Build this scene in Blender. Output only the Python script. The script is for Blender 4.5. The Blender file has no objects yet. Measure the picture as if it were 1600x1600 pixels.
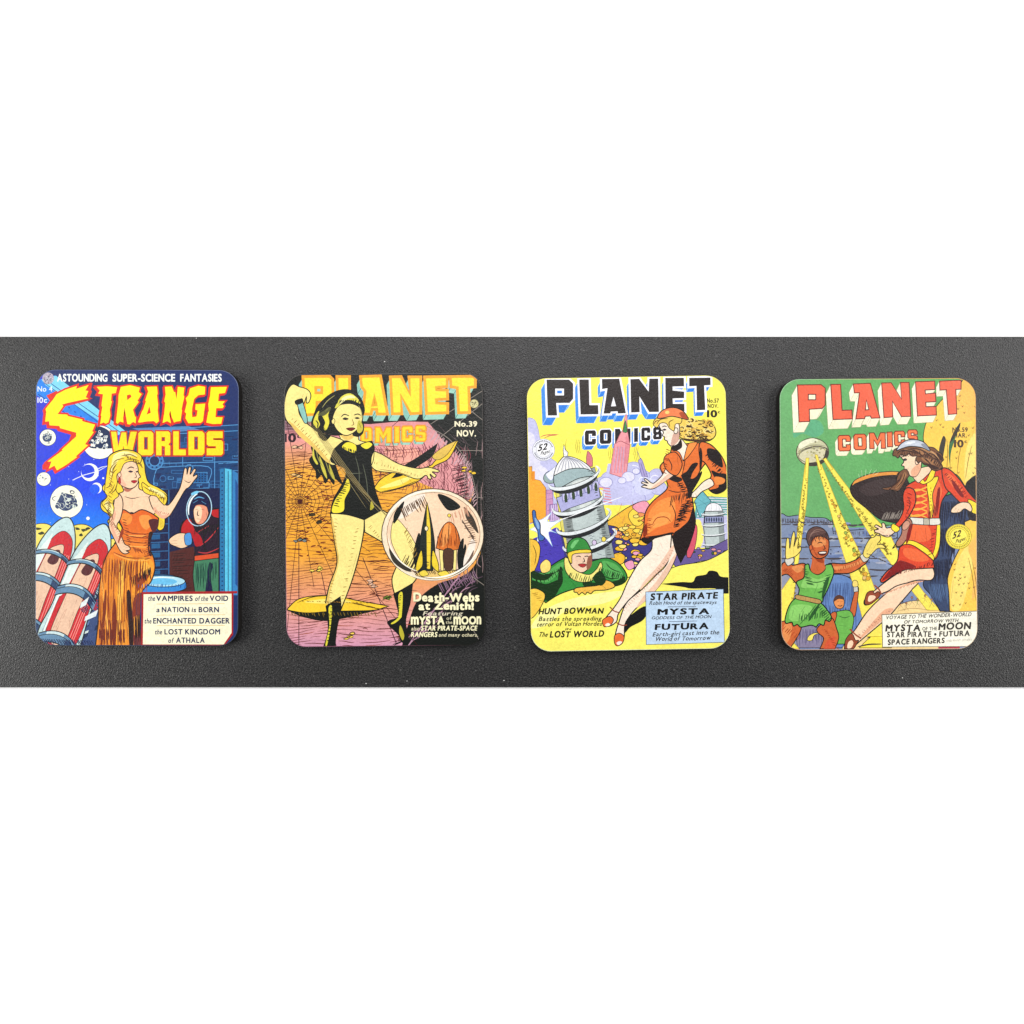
import bpy, math, random
from mathutils import Vector, Matrix
from mathutils.geometry import tessellate_polygon

random.seed(7)
scene = bpy.context.scene
COL = scene.collection

# ------------------------------------------------------------------ measures
K = 0.0002            # metres per photograph pixel on the face of the plaques
D = 0.27              # camera height over those faces
T = 0.0038            # thickness of a plaque
SPREAD = (D + T) / D  # same pixel measured on the mat, a little farther away
DZ = 1.6e-7           # one ink film


def wx(px): return (px - 800.0) * K
def wy(py): return (800.0 - py) * K


# ------------------------------------------------------------------ camera
cam_data = bpy.data.cameras.new("camera")
cam = bpy.data.objects.new("camera", cam_data)
COL.objects.link(cam)
cam.location = (0, 0, D + T)
cam_data.sensor_width = 36.0
cam_data.lens = 36.0 * D / (1600 * K)
cam_data.clip_start = 0.01
cam_data.clip_end = 50
scene.camera = cam

# ------------------------------------------------------------------ light
world = bpy.data.worlds.new("World")
scene.world = world
world.use_nodes = True
bg = world.node_tree.nodes["Background"]
bg.inputs[0].default_value = (0.93, 0.96, 1.0, 1)
bg.inputs[1].default_value = 0.20


def area(name, loc, size, power, col):
    l = bpy.data.lights.new(name, 'AREA')
    l.shape = 'RECTANGLE'
    l.size, l.size_y = size
    l.energy = power
    l.color = col
    o = bpy.data.objects.new(name, l)
    COL.objects.link(o)
    o.location = loc
    d = Vector((0, 0, 0)) - Vector(loc)
    o.rotation_euler = d.to_track_quat('-Z', 'Y').to_euler()
    return o


area("fitted_lamp", (-0.62, 0.16, 0.55), (0.30, 0.42), 1.35, (1.0, 0.99, 0.96))
area("fitted_lamp", (0.64, 0.24, 0.55), (0.30, 0.42), 2.6, (1.0, 0.985, 0.97))
area("fitted_lamp", (0.0, 0.32, 0.50), (0.30, 0.42), 2.1, (1.0, 0.98, 0.98))  # added lamp, none known there; brightens the mat towards the top
area("fitted_lamp", (-0.75, -0.10, 0.35), (0.30, 0.42), 3.6, (1.0, 0.99, 0.96))  # added low side lamp, unseen, fitted to the mat's brightness
area("fitted_lamp", (0.75, -0.10, 0.35), (0.30, 0.42), 2.2, (1.0, 0.99, 0.97))  # added counterpart on the right, likewise without a known source

scene.view_settings.view_transform = 'Standard'
scene.view_settings.look = 'None'
scene.view_settings.gamma = 1
scene.view_settings.exposure = 0.0
try:
    scene.view_settings.use_curve_mapping = False
except Exception:
    pass
scene.render.engine = 'CYCLES'


# ------------------------------------------------------------------ materials
def new_mat(name):
    m = bpy.data.materials.new(name)
    m.use_nodes = True
    nt = m.node_tree
    return m, nt, nt.nodes["Principled BSDF"]


def node(nt, kind, **kw):
    n = nt.nodes.new(kind)
    for k, v in kw.items():
        setattr(n, k, v)
    return n


def mat_white():
    m, nt, b = new_mat("margin_white")
    b.inputs["Base Color"].default_value = (0.98, 0.98, 0.98, 1)
    b.inputs["Roughness"].default_value = 0.6
    tc = node(nt, "ShaderNodeTexCoord")
    nz = node(nt, "ShaderNodeTexNoise")
    nz.inputs["Scale"].default_value = 900
    bp = node(nt, "ShaderNodeBump")
    bp.inputs["Strength"].default_value = 0.02
    bp.inputs["Distance"].default_value = 0.0002
    nt.links.new(tc.outputs["Object"], nz.inputs["Vector"])
    nt.links.new(nz.outputs["Fac"], bp.inputs["Height"])
    nt.links.new(bp.outputs["Normal"], b.inputs["Normal"])
    return m


def mat_leatherette():
    m, nt, b = new_mat("black_leatherette")
    b.inputs["Roughness"].default_value = 0.37
    b.inputs["Specular IOR Level"].default_value = 0.55
    tc = node(nt, "ShaderNodeTexCoord")
    # pebbled grain: cells of about a third of a millimetre, warped
    n1 = node(nt, "ShaderNodeTexNoise")
    n1.inputs["Scale"].default_value = 1900
    n1.inputs["Detail"].default_value = 3
    n1.inputs["Roughness"].default_value = 0.6
    vor = node(nt, "ShaderNodeTexVoronoi")
    vor.feature = 'DISTANCE_TO_EDGE'
    vor.inputs["Scale"].default_value = 1700
    add = node(nt, "ShaderNodeMath", operation='MULTIPLY_ADD')
    add.inputs[1].default_value = 0.9
    nt.links.new(tc.outputs["Object"], n1.inputs["Vector"])
    nt.links.new(tc.outputs["Object"], vor.inputs["Vector"])
    nt.links.new(n1.outputs["Fac"], add.inputs[0])
    nt.links.new(vor.outputs["Distance"], add.inputs[2])
    bp = node(nt, "ShaderNodeBump")
    bp.inputs["Strength"].default_value = 0.8
    bp.inputs["Distance"].default_value = 0.00014
    nt.links.new(add.outputs[0], bp.inputs["Height"])
    nt.links.new(bp.outputs["Normal"], b.inputs["Normal"])
    n2 = node(nt, "ShaderNodeTexNoise")
    n2.inputs["Scale"].default_value = 1900
    n2.inputs["Detail"].default_value = 3
    nt.links.new(tc.outputs["Object"], n2.inputs["Vector"])
    ramp = node(nt, "ShaderNodeValToRGB")
    ramp.color_ramp.elements[0].position = 0.40
    ramp.color_ramp.elements[0].color = (0.002, 0.002, 0.0024, 1)
    ramp.color_ramp.elements[1].position = 0.66
    ramp.color_ramp.elements[1].color = (0.033, 0.032, 0.032, 1)
    nt.links.new(n2.outputs["Fac"], ramp.inputs["Fac"])
    # glints on pebble tips painted into the colour: rare pale grains
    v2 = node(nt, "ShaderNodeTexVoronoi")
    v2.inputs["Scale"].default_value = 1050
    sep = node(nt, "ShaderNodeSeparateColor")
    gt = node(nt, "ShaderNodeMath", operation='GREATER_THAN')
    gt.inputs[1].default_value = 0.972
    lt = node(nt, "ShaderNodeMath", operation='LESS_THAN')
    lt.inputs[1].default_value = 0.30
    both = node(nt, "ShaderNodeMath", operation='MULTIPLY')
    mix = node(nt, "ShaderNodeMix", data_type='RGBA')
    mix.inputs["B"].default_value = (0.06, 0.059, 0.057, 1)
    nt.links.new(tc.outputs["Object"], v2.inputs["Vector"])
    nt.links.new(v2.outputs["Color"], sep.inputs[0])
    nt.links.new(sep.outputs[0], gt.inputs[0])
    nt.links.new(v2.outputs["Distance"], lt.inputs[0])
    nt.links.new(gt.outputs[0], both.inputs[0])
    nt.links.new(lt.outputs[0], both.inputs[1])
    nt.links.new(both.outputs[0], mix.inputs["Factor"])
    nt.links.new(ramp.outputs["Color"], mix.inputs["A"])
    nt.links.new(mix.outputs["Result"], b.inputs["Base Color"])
    return m


def mat_ink():
    """Printed film: the ink colours are stored on the faces, with a fine press grain."""
    m, nt, b = new_mat("printed_film")
    b.inputs["Roughness"].default_value = 0.38
    b.inputs["Specular IOR Level"].default_value = 0.42
    at = node(nt, "ShaderNodeAttribute", attribute_name="ink")
    tc = node(nt, "ShaderNodeTexCoord")
    nz = node(nt, "ShaderNodeTexNoise")
    nz.inputs["Scale"].default_value = 1700
    nz.inputs["Detail"].default_value = 2
    mr = node(nt, "ShaderNodeMapRange")
    mr.inputs["From Min"].default_value = 0.25
    mr.inputs["From Max"].default_value = 0.75
    mr.inputs["To Min"].default_value = 0.86
    mr.inputs["To Max"].default_value = 1.10
    nz2 = node(nt, "ShaderNodeTexNoise")
    nz2.inputs["Scale"].default_value = 160
    nz2.inputs["Detail"].default_value = 3
    mr2 = node(nt, "ShaderNodeMapRange")
    mr2.inputs["From Min"].default_value = 0.3
    mr2.inputs["From Max"].default_value = 0.7
    mr2.inputs["To Min"].default_value = 0.93
    mr2.inputs["To Max"].default_value = 1.05
    mul = node(nt, "ShaderNodeMath", operation='MULTIPLY')
    mix = node(nt, "ShaderNodeVectorMath", operation='SCALE')
    nt.links.new(tc.outputs["Object"], nz.inputs["Vector"])
    nt.links.new(tc.outputs["Object"], nz2.inputs["Vector"])
    nt.links.new(nz.outputs["Fac"], mr.inputs["Value"])
    nt.links.new(nz2.outputs["Fac"], mr2.inputs["Value"])
    nt.links.new(mr.outputs[0], mul.inputs[0])
    nt.links.new(mr2.outputs[0], mul.inputs[1])
    nt.links.new(at.outputs["Color"], mix.inputs[0])
    nt.links.new(mul.outputs[0], mix.inputs["Scale"])
    nt.links.new(mix.outputs[0], b.inputs["Base Color"])
    n3 = node(nt, "ShaderNodeTexNoise")
    n3.inputs["Scale"].default_value = 1700
    n3.inputs["Detail"].default_value = 2
    bp = node(nt, "ShaderNodeBump")
    bp.inputs["Strength"].default_value = 0.4
    bp.inputs["Distance"].default_value = 0.00016
    nt.links.new(tc.outputs["Object"], n3.inputs["Vector"])
    nt.links.new(n3.outputs["Fac"], bp.inputs["Height"])
    nt.links.new(bp.outputs["Normal"], b.inputs["Normal"])
    return m


def mat_edge():
    m, nt, b = new_mat("black_board_edge")
    b.inputs["Base Color"].default_value = (0.011, 0.009, 0.008, 1)
    b.inputs["Roughness"].default_value = 0.7
    b.inputs["Specular IOR Level"].default_value = 0.25
    tc = node(nt, "ShaderNodeTexCoord")
    nz = node(nt, "ShaderNodeTexNoise")
    nz.inputs["Scale"].default_value = 2200
    bp = node(nt, "ShaderNodeBump")
    bp.inputs["Strength"].default_value = 0.3
    bp.inputs["Distance"].default_value = 0.0001
    nt.links.new(tc.outputs["Object"], nz.inputs["Vector"])
    nt.links.new(nz.outputs["Fac"], bp.inputs["Height"])
    nt.links.new(bp.outputs["Normal"], b.inputs["Normal"])
    return m


def mat_lint():
    m, nt, b = new_mat("pale_lint")
    b.inputs["Base Color"].default_value = (0.62, 0.62, 0.6, 1)
    b.inputs["Roughness"].default_value = 0.9
    return m


M_WHITE, M_MAT, M_INK, M_EDGE, M_LINT = mat_white(), mat_leatherette(), mat_ink(), mat_edge(), mat_lint()


def link_mesh(name, verts, faces, mat, parent=None, smooth=False):
    me = bpy.data.meshes.new(name)
    me.from_pydata(verts, [], faces)
    me.materials.append(mat)
    me.update()
    if smooth:
        me.polygons.foreach_set("use_smooth", [True] * len(me.polygons))
    o = bpy.data.objects.new(name, me)
    COL.objects.link(o)
    if parent:
        o.parent = parent
    return o


def box(name, x0, x1, y0, y1, z0, z1, mat, bev=0.0):
    import bmesh
    bm = bmesh.new()
    vs = [bm.verts.new((x, y, z)) for z in (z0, z1) for x, y in ((x0, y0), (x1, y0), (x1, y1), (x0, y1))]
    for f in ((3, 2, 1, 0), (4, 5, 6, 7), (0, 1, 5, 4), (1, 2, 6, 5), (2, 3, 7, 6), (3, 0, 4, 7)):
        bm.faces.new([vs[i] for i in f])
    if bev:
        bmesh.ops.bevel(bm, geom=[e for e in bm.edges], offset=bev, segments=2, affect='EDGES', profile=0.5)
    me = bpy.data.meshes.new(name)
    bm.to_mesh(me)
    bm.free()
    me.materials.append(mat)
    o = bpy.data.objects.new(name, me)
    COL.objects.link(o)
    return o


# ------------------------------------------------------------------ surfaces
MAT_TH = 0.0012
tab = box("white_margin_slab", -2.5, 2.5, -2.5, 2.5, -0.03, -MAT_TH, M_WHITE)  # made-up white slab standing in for blank margins above and below
tab["kind"] = "structure"

mt = box("desk_mat", -0.215, 0.215, wy(1074) * SPREAD, wy(526) * SPREAD, -MAT_TH, 0.0, M_MAT, 0.00015)  # dark surface cut to a strip; its long edges are made up
mt["label"] = "long black pebble-grained leatherette mat lying under all four comic plaques"
mt["category"] = "mat"


# ------------------------------------------------------------------ colour
def s2l(c):
    c = c / 255.0
    return c / 12.92 if c <= 0.04045 else ((c + 0.055) / 1.055) ** 2.4


def lin(c):
    return tuple(min(0.92, 0.94 * max(0.0, s2l(v) - 0.016)) for v in c)


INK = (20, 16, 22)


def P(s):
    """'x,y x,y! ...' -> list of (x, y, is_corner)"""
    out = []
    for t in s.split():
        c = t.endswith('!')
        x, y = t.rstrip('!').split(',')
        out.append((float(x), float(y), c))
    return out


def spline(pts, closed, n=7):
    """Catmull-Rom through the points; points flagged as corners stay sharp."""
    N = len(pts)
    if N < 3:
        return [(p[0], p[1]) for p in pts]
    out = []
    last = N if closed else N - 1
    for i in range(last):
        p1 = pts[i]
        p2 = pts[(i + 1) % N]
        p0 = pts[(i - 1) % N] if (closed or i > 0) else p1
        p3 = pts[(i + 2) % N] if (closed or i < N - 2) else p2
        if p1[2]:
            p0 = p1
        if p2[2]:
            p3 = p2
        for k in range(n):
            t = k / n
            t2, t3 = t * t, t * t * t
            o = []
            for a in (0, 1):
                o.append(0.5 * (2 * p1[a] + (p2[a] - p0[a]) * t + (2 * p0[a] - 5 * p1[a] + 4 * p2[a] - p3[a]) * t2
                                + (3 * p1[a] - p0[a] - 3 * p2[a] + p3[a]) * t3))
            out.append(tuple(o))
    if not closed:
        out.append((pts[-1][0], pts[-1][1]))
    return out


# ------------------------------------------------------------------ lettering from the built-in face
_gl = {}


def glyph(ch, bold):
    key = (ch, bold)
    if key in _gl:
        return _gl[key]
    cu = bpy.data.curves.new("glyph", 'FONT')
    cu.body = ch
    cu.resolution_u = 4
    ob = bpy.data.objects.new("glyph", cu)
    COL.objects.link(ob)
    dg = bpy.context.evaluated_depsgraph_get()
    me = bpy.data.meshes.new_from_object(ob.evaluated_get(dg))
    v = [(p.co.x, p.co.y) for p in me.vertices]
    f = []
    me.calc_loop_triangles()
    for t in me.loop_triangles:
        f.append(tuple(t.vertices))
    bpy.data.objects.remove(ob)
    bpy.data.curves.remove(cu)
    bpy.data.meshes.remove(me)
    if v:
        x0 = min(p[0] for p in v)
        x1 = max(p[0] for p in v)
    else:
        x0, x1 = 0, 0.25
    _gl[key] = (v, f, x0, x1)
    return _gl[key]


class Art:
    """A printed cover. Everything is drawn as thin ink films in photograph pixels,
    one above the other, and cut to the rounded outline of the plaque."""

    def __init__(self, cx, cy, w, h, rot, radius=31.0, inset=1.0):
        self.c = (cx, cy)
        self.rot = math.radians(rot)
        self.w, self.h, self.r = w, h, radius
        self.part = "printed_cover"
        self.meshes = {}
        self.ox, self.oy, self.s = 0.0, 0.0, 1.0
        self.clip = self.outline(inset)
        self.hatchseed = random.Random(int(cx))
        self.buf = []
        self.top = {}
        self.deep = 0

    def outline(self, inset, n=9):
        hw, hh, r = self.w / 2 - inset, self.h / 2 - inset, self.r - inset
        pts = []
        for sx, sy, a0 in ((1, 1, 0), (-1, 1, 90), (-1, -1, 180), (1, -1, 270)):
            for i in range(n + 1):
                a = math.radians(a0 + 90 * i / n)
                pts.append((sx * (hw - r) + r * math.cos(a), sy * (hh - r) + r * math.sin(a)))
        return pts    # local pixels, y up, counter clockwise

    def frame(self, ox, oy, s):
        self.ox, self.oy, self.s = ox, oy, s

    def loc(self, x, y):
        """current drawing frame -> local pixels of the plaque (y up)"""
        px = self.ox + x / self.s - self.c[0]
        py = -(self.oy + y / self.s - self.c[1])
        ca, sa = math.cos(-self.rot), math.sin(-self.rot)
        return (px * ca - py * sa, px * sa + py * ca)

    def _emit(self, tri, cols, zz):
        m = self.meshes.setdefault(self.part, ([], [], []))
        hw, hh = self.w / 2, self.h / 2
        inside = all(abs(p[0]) < hw - self.r and abs(p[1]) < hh - 2 or abs(p[1]) < hh - self.r and abs(p[0]) < hw - 2
                     for p in tri)
        poly = [(p[0], p[1], c) for p, c in zip(tri, cols)]
        if not inside:
            cl = self.clip
            n = len(cl)
            for i in range(n):
                ax, ay = cl[i]
                bx, by = cl[(i + 1) % n]
                ex, ey = bx - ax, by - ay
                if ex * ex + ey * ey < 1e-12:
                    continue
                out = []
                L = len(poly)
                for j in range(L):
                    p, q = poly[j], poly[(j + 1) % L]
                    dp = ex * (p[1] - ay) - ey * (p[0] - ax)
                    dq = ex * (q[1] - ay) - ey * (q[0] - ax)
                    if dp >= 0:
                        out.append(p)
                    if (dp >= 0) != (dq >= 0):
                        t = dp / (dp - dq)
                        out.append((p[0] + t * (q[0] - p[0]), p[1] + t * (q[1] - p[1]),
                                    tuple(a + t * (b - a) for a, b in zip(p[2], q[2]))))
                poly = out
                if len(poly) < 3:
                    return
        a = 0
        for i in range(len(poly)):
            p, q = poly[i], poly[(i + 1) % len(poly)]
            a += p[0] * q[1] - q[0] * p[1]
        if abs(a) < 1e-5:
            return
        if a < 0:
            poly.reverse()
        self.buf.append((m, poly, zz))

    def _next(self):
        """lay the ink buffered so far just above whatever it covers"""
        if not self.buf:
            return
        S = 2.5
        cells = set()
        for m, poly, zz in self.buf:
            xs = [p[0] for p in poly]
            ys = [p[1] for p in poly]
            x0, x1 = int(math.floor(min(xs) / S)), int(math.floor(max(xs) / S))
            y0, y1 = int(math.floor(min(ys) / S)), int(math.floor(max(ys) / S))
            if (x1 - x0) * (y1 - y0) < 9:
                cells.update((i, j) for i in range(x0, x1 + 1) for j in range(y0, y1 + 1))
                continue
            n = len(poly)
            ed = []
            for k in range(n):
                a, b = poly[k], poly[(k + 1) % n]
                ed.append((a[0], a[1], b[0] - a[0], b[1] - a[1]))
            lim = S * 0.75
            for i in range(x0, x1 + 1):
                for j in range(y0, y1 + 1):
                    cx, cy = (i + .5) * S, (j + .5) * S
                    if all(ex * (cy - ay) - ey * (cx - ax) >= -lim * math.hypot(ex, ey) for ax, ay, ex, ey in ed):
                        cells.add((i, j))
        lay = 1 + max(self.top.get(c, 0) for c in cells)
        self.deep = max(self.deep, lay)
        for c in cells:
            self.top[c] = lay
        for m, poly, zz in self.buf:
            b = len(m[0])
            for p in poly:
                m[0].append((p[0] * K, p[1] * K, T + 2e-6 + (lay + zz) * DZ))
            m[1].append(tuple(range(b, b + len(poly))))
            m[2].extend(p[2] for p in poly)
        self.buf = []

    def shade(self, col, x, y):
        if isinstance(col[0], (tuple, list)):
            c0, c1, a, b = col
            dx, dy = b[0] - a[0], b[1] - a[1]
            t = ((x - a[0]) * dx + (y - a[1]) * dy) / (dx * dx + dy * dy)
            t = max(0.0, min(1.0, t))
            return lin(tuple(u + t * (v - u) for u, v in zip(c0, c1)))
        return lin(col)

    def poly(self, pts, col, holes=()):
        self._next()
        rings = [[Vector((x, y, 0)) for x, y in pts]] + [[Vector((x, y, 0)) for x, y in h] for h in holes]
        flat = [(v.x, v.y) for r in rings for v in r]
        for t in tessellate_polygon(rings):
            tri = [flat[i] for i in t]
            self._emit([self.loc(*p) for p in tri], [self.shade(col, *p) for p in tri], 0.0)

    def f(self, s, col, ol=0, olc=INK, n=7):
        pts = spline(P(s) if isinstance(s, str) else s, True, n)
        self.poly(pts, col)
        if ol:
            self.ribbon(pts + [pts[0]], ol, olc, False)

    def g(self, s, col, holes=(), ol=0, olc=INK):
        """straight-edged polygon"""
        pts = [(p[0], p[1]) for p in (P(s) if isinstance(s, str) else s)]
        hs = [[(p[0], p[1]) for p in (P(h) if isinstance(h, str) else h)] for h in holes]
        self.poly(pts, col, hs)
        if ol:
            for r in [pts] + hs:
                self.ribbon(r + [r[0]], ol, olc, False)

    def ribbon(self, pts, w, col, taper):
        q = [pts[0]]
        for p in pts[1:]:
            if (p[0] - q[-1][0]) ** 2 + (p[1] - q[-1][1]) ** 2 > 0.04:
                q.append(p)
        pts = q
        n = len(pts)
        if n < 2:
            return
        self._next()
        closed = (abs(pts[0][0] - pts[-1][0]) + abs(pts[0][1] - pts[-1][1]) < 0.5) and n > 3
        L, R = [], []
        for i, p in enumerate(pts):
            a = pts[i - 1] if i > 0 else (pts[-2] if closed else p)
            b = pts[i + 1] if i < n - 1 else (pts[1] if closed else p)
            d1 = (p[0] - a[0], p[1] - a[1])
            d2 = (b[0] - p[0], b[1] - p[1])
            l1, l2 = math.hypot(*d1) or 1, math.hypot(*d2) or 1
            tx, ty = d1[0] / l1 + d2[0] / l2, d1[1] / l1 + d2[1] / l2
            tl = math.hypot(tx, ty) or 1
            tx, ty = tx / tl, ty / tl
            k = 1.0
            if d1 != (0, 0) and d2 != (0, 0):
                c = max(0.45, abs(tx * d2[0] / l2 + ty * d2[1] / l2))
                k = 1 / c
            ww = w / 2 * k
            if taper:
                u = i / (n - 1)
                ww *= (0.25 + 0.75 * math.sin(math.pi * min(1, max(0, u))) ** 0.6)
            L.append((p[0] - ty * ww, p[1] + tx * ww))
            R.append((p[0] + ty * ww, p[1] - tx * ww))
        for i in range(n - 1):
            zz = (i % 2) * 0.3
            for tri in ((L[i], R[i], R[i + 1]), (L[i], R[i + 1], L[i + 1])):
                self._emit([self.loc(*p) for p in tri], [self.shade(col, *p) for p in tri], zz)

    def l(self, s, w=3, col=INK, taper=True, n=5):
        p = P(s) if isinstance(s, str) else s
        self.ribbon(spline(p, False, n), w, col, taper)

    def ls(self, strs, w=3, col=INK, taper=True):
        for s in strs.split('|'):
            self.l(s.strip(), w, col, taper)

    def e(self, cx, cy, rx, ry=None, col=INK, rot=0, ol=0, olc=INK, n=36):
        ry = rx if ry is None else ry
        a = math.radians(rot)
        pts = []
        for i in range(n):
            t = 2 * math.pi * i / n
            x, y = rx * math.cos(t), ry * math.sin(t)
            pts.append((cx + x * math.cos(a) - y * math.sin(a), cy + x * math.sin(a) + y * math.cos(a)))
        if col is not None:
            self.poly(pts, col)
        if ol:
            self.ribbon(pts + [pts[0]], ol, olc, False)

    def arc(self, cx, cy, rx, ry, a0, a1, w, col, rot=0, taper=True, n=18):
        r = math.radians(rot)
        pts = []
        for i in range(n + 1):
            t = math.radians(a0 + (a1 - a0) * i / n)
            x, y = rx * math.cos(t), ry * math.sin(t)
            pts.append((cx + x * math.cos(r) - y * math.sin(r), cy + x * math.sin(r) + y * math.cos(r)))
        self.ribbon(pts, w, col, taper)

    def hatch(self, x0, y0, x1, y1, n, dx, dy, w, col, jit=6):
        """n tapered strokes starting along a line"""
        R = self.hatchseed
        for i in range(n):
            t = (i + R.uniform(-.3, .3)) / max(1, n - 1)
            x, y = x0 + (x1 - x0) * t, y0 + (y1 - y0) * t
            k = R.uniform(0.55, 1.1)
            self.l([(x, y, 0), (x + dx * k * .5 + R.uniform(-jit, jit) * .4, y + dy * k * .5 + R.uniform(-jit, jit) * .4, 0),
                    (x + dx * k, y + dy * k, 0)], w * R.uniform(.6, 1.2), col)

    def text(self, s, x0, x1, y, h, col, bold=0.0, shear=0.0, y2=None, gap=0.10, jit=0.0, ref='H'):
        """letters between x0 and x1 on a baseline from y to y2, capitals h high; bold = stroke gain in em"""
        y2 = y if y2 is None else y2
        H = max(p[1] for p in glyph(ref, 0)[0])
        bold = min(bold * 0.85 + 0.010, 0.05)
        gap += bold * 1.6
        cur = 0.0
        items = []
        for ch in s:
            if ch == ' ':
                cur += 0.30
                continue
            v, f, a, b = glyph({'µ': 'm', 'η': 'n'}.get(ch, ch), 0)
            if ch in 'µη':      # round-backed capitals: small letters grown to full height
                v, a, b = [(p[0] * 1.15, p[1] * 1.42) for p in v], a * 1.15, b * 1.15
            items.append((v, f, cur - a))
            cur += (b - a) + gap
        width = cur - gap
        sx, sy = (x1 - x0) / width, h / H
        sl = (y2 - y) / (x1 - x0)
        R = self.hatchseed
        js = [(R.uniform(-1, 1) * jit, 1 + R.uniform(-1, 1) * jit * .06) for _ in items]
        if bold > 0:
            c = bold * .7
            copies = [(-bold, 0), (bold, 0), (0, c), (0, -c), (-c, c), (c, -c), (c, c), (-c, -c)]
        else:
            copies = [(0, 0)]
        for bx, by in copies:
            self._next()
            for (v, f, off), (ja, jb) in zip(items, js):
                pts = []
                for px, py in v:
                    X = (px + off + bx) * sx + py * sy * shear
                    Y = (py + by) * sy * jb + ja * h * .05
                    pts.append((x0 + X, y + X * sl - Y))
                for t in f:
                    tri = [pts[i] for i in t]
                    self._emit([self.loc(*p) for p in tri], [self.shade(col, *p) for p in tri], 0.0)

    def block(self, letters, face, side, edge, ew, oedge=None, sideline=None, under=None):
        """letters: list of (outer, holes, (dx, dy)) drawn with a solid drop to one side"""
        old = []
        for outer, holes, (dx, dy) in letters:
            rings = [[(p[0], p[1]) for p in P(outer)]] + [[(p[0], p[1]) for p in P(h)] for h in holes]
            if oedge:
                for r in rings[:1]:
                    rr = [(x + dx, y + dy) for x, y in r]
                    self.ribbon(rr + [rr[0]], oedge[1] * 2, oedge[0], False)
                    for (x, y) in r:
                        self.ribbon([(x, y), (x + dx, y + dy)], oedge[1] * 2, oedge[0], False)
            for r in rings:
                for i in range(len(r)):
                    a, b = r[i], r[(i + 1) % len(r)]
                    horiz = abs(b[0] - a[0]) > abs(b[1] - a[1])
                    c = side[1] if horiz else side[0]
                    self.poly([a, b, (b[0] + dx, b[1] + dy), (a[0] + dx, a[1] + dy)], c)
            if sideline:
                for (x, y) in rings[0]:
                    self.ribbon([(x, y), (x + dx, y + dy)], sideline[1], sideline[0], False)
        for outer, holes, d in letters:
            rings = [[(p[0], p[1]) for p in P(outer)]] + [[(p[0], p[1]) for p in P(h)] for h in holes]
            if under:
                for r in rings:
                    self.ribbon(r + [r[0]], under[1], under[0], False)
            self.poly(rings[0], face, rings[1:])
            if ew:
                for r in rings:
                    self.ribbon(r + [r[0]], ew, edge, False)

    def head(self, part, under):
        self.part = part

    def build(self, root):
        self._next()
        objs = {}
        for part, (v, f, c) in self.meshes.items():
            name = part.split('/')[-1]
            me = bpy.data.meshes.new(name)
            me.from_pydata(v, [], f)
            at = me.color_attributes.new("ink", 'FLOAT_COLOR', 'CORNER')
            flat = []
            for q in c:
                flat.extend((q[0], q[1], q[2], 1.0))
            at.data.foreach_set("color", flat)
            me.materials.append(M_INK)
            me.update()
            o = bpy.data.objects.new(name, me)
            COL.objects.link(o)
            objs[part] = o
        for part, o in objs.items():
            up = part.rsplit('/', 1)[0] if '/' in part else None
            o.parent = objs[up] if up else root
        return objs


def plaque(art, name, label, rim, group="comic cover plaques laid out in a row"):
    root = bpy.data.objects.new(name, None)
    COL.objects.link(root)
    root.location = (wx(art.c[0]), wy(art.c[1]), 0)
    root.rotation_euler = (0, 0, art.rot)
    root.empty_display_size = 0.02
    root["label"] = label
    root["category"] = "plaque"
    root["group"] = group
    # board: side walls with a tiny rounded arris
    n = 9
    prof = [(0.25, 0.0), (0.0, 0.0002), (0.0, T - 0.00022), (0.35, T - 0.00006)]
    rings = [art.outline(i, n) for i, z in prof]
    v, f = [], []
    for (ins, z), r in zip(prof, rings):
        v += [(x * K, y * K, z) for x, y in r]
    L = len(rings[0])
    for k in range(len(prof) - 1):
        for i in range(L):
            j = (i + 1) % L
            f.append((k * L + i, k * L + j, (k + 1) * L + j, (k + 1) * L + i))
    f.append(tuple(range((len(prof) - 1) * L, len(prof) * L)))
    f.append(tuple(reversed(range(L))))
    link_mesh("board", v, f, M_EDGE, root)
    # printed film rolled over the arris, the bevel's pale highlight painted into its colour
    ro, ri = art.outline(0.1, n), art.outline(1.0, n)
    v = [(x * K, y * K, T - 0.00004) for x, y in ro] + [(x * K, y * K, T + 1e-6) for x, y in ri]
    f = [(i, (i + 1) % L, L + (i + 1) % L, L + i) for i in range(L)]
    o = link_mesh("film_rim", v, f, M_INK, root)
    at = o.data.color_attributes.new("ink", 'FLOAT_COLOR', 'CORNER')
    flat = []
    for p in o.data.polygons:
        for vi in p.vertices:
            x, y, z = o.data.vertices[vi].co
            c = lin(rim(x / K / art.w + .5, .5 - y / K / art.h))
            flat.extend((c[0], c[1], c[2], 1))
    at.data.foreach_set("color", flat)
    art.build(root)
    return root


# ------------------------------------------------------------------ letter shapes in unit boxes
BLK = {
    'C': (["0,.12 .12,0 .88,0 1,.12 1,.40 .64,.40 .64,.24 .36,.24 .36,.76 .64,.76 .64,.60 1,.60 1,.88 .88,1 .12,1 0,.88"], []),
    'O': (["0,.12 .14,0 .86,0 1,.12 1,.88 .86,1 .14,1 0,.88"], ["0.35,.24 .65,.24 .65,.76 .35,.76"]),
    'M': (["0,0 .30,0 .5,.45 .70,0 1,0 1,1 .72,1 .72,.45 .5,.85 .28,.45 .28,1 0,1"], []),
    'I': (["0,0 1,0 1,1 0,1"], []),
    'S': (["0,.12 .12,0 .88,0 1,.12 1,.32 .64,.32 .64,.22 .36,.22 .36,.38 .88,.40 1,.50 1,.88 .88,1 .12,1 0,.88 0,.68 .36,.68 .36,.78 .64,.78 .64,.62 .12,.60 0,.50"], []),
}


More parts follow.
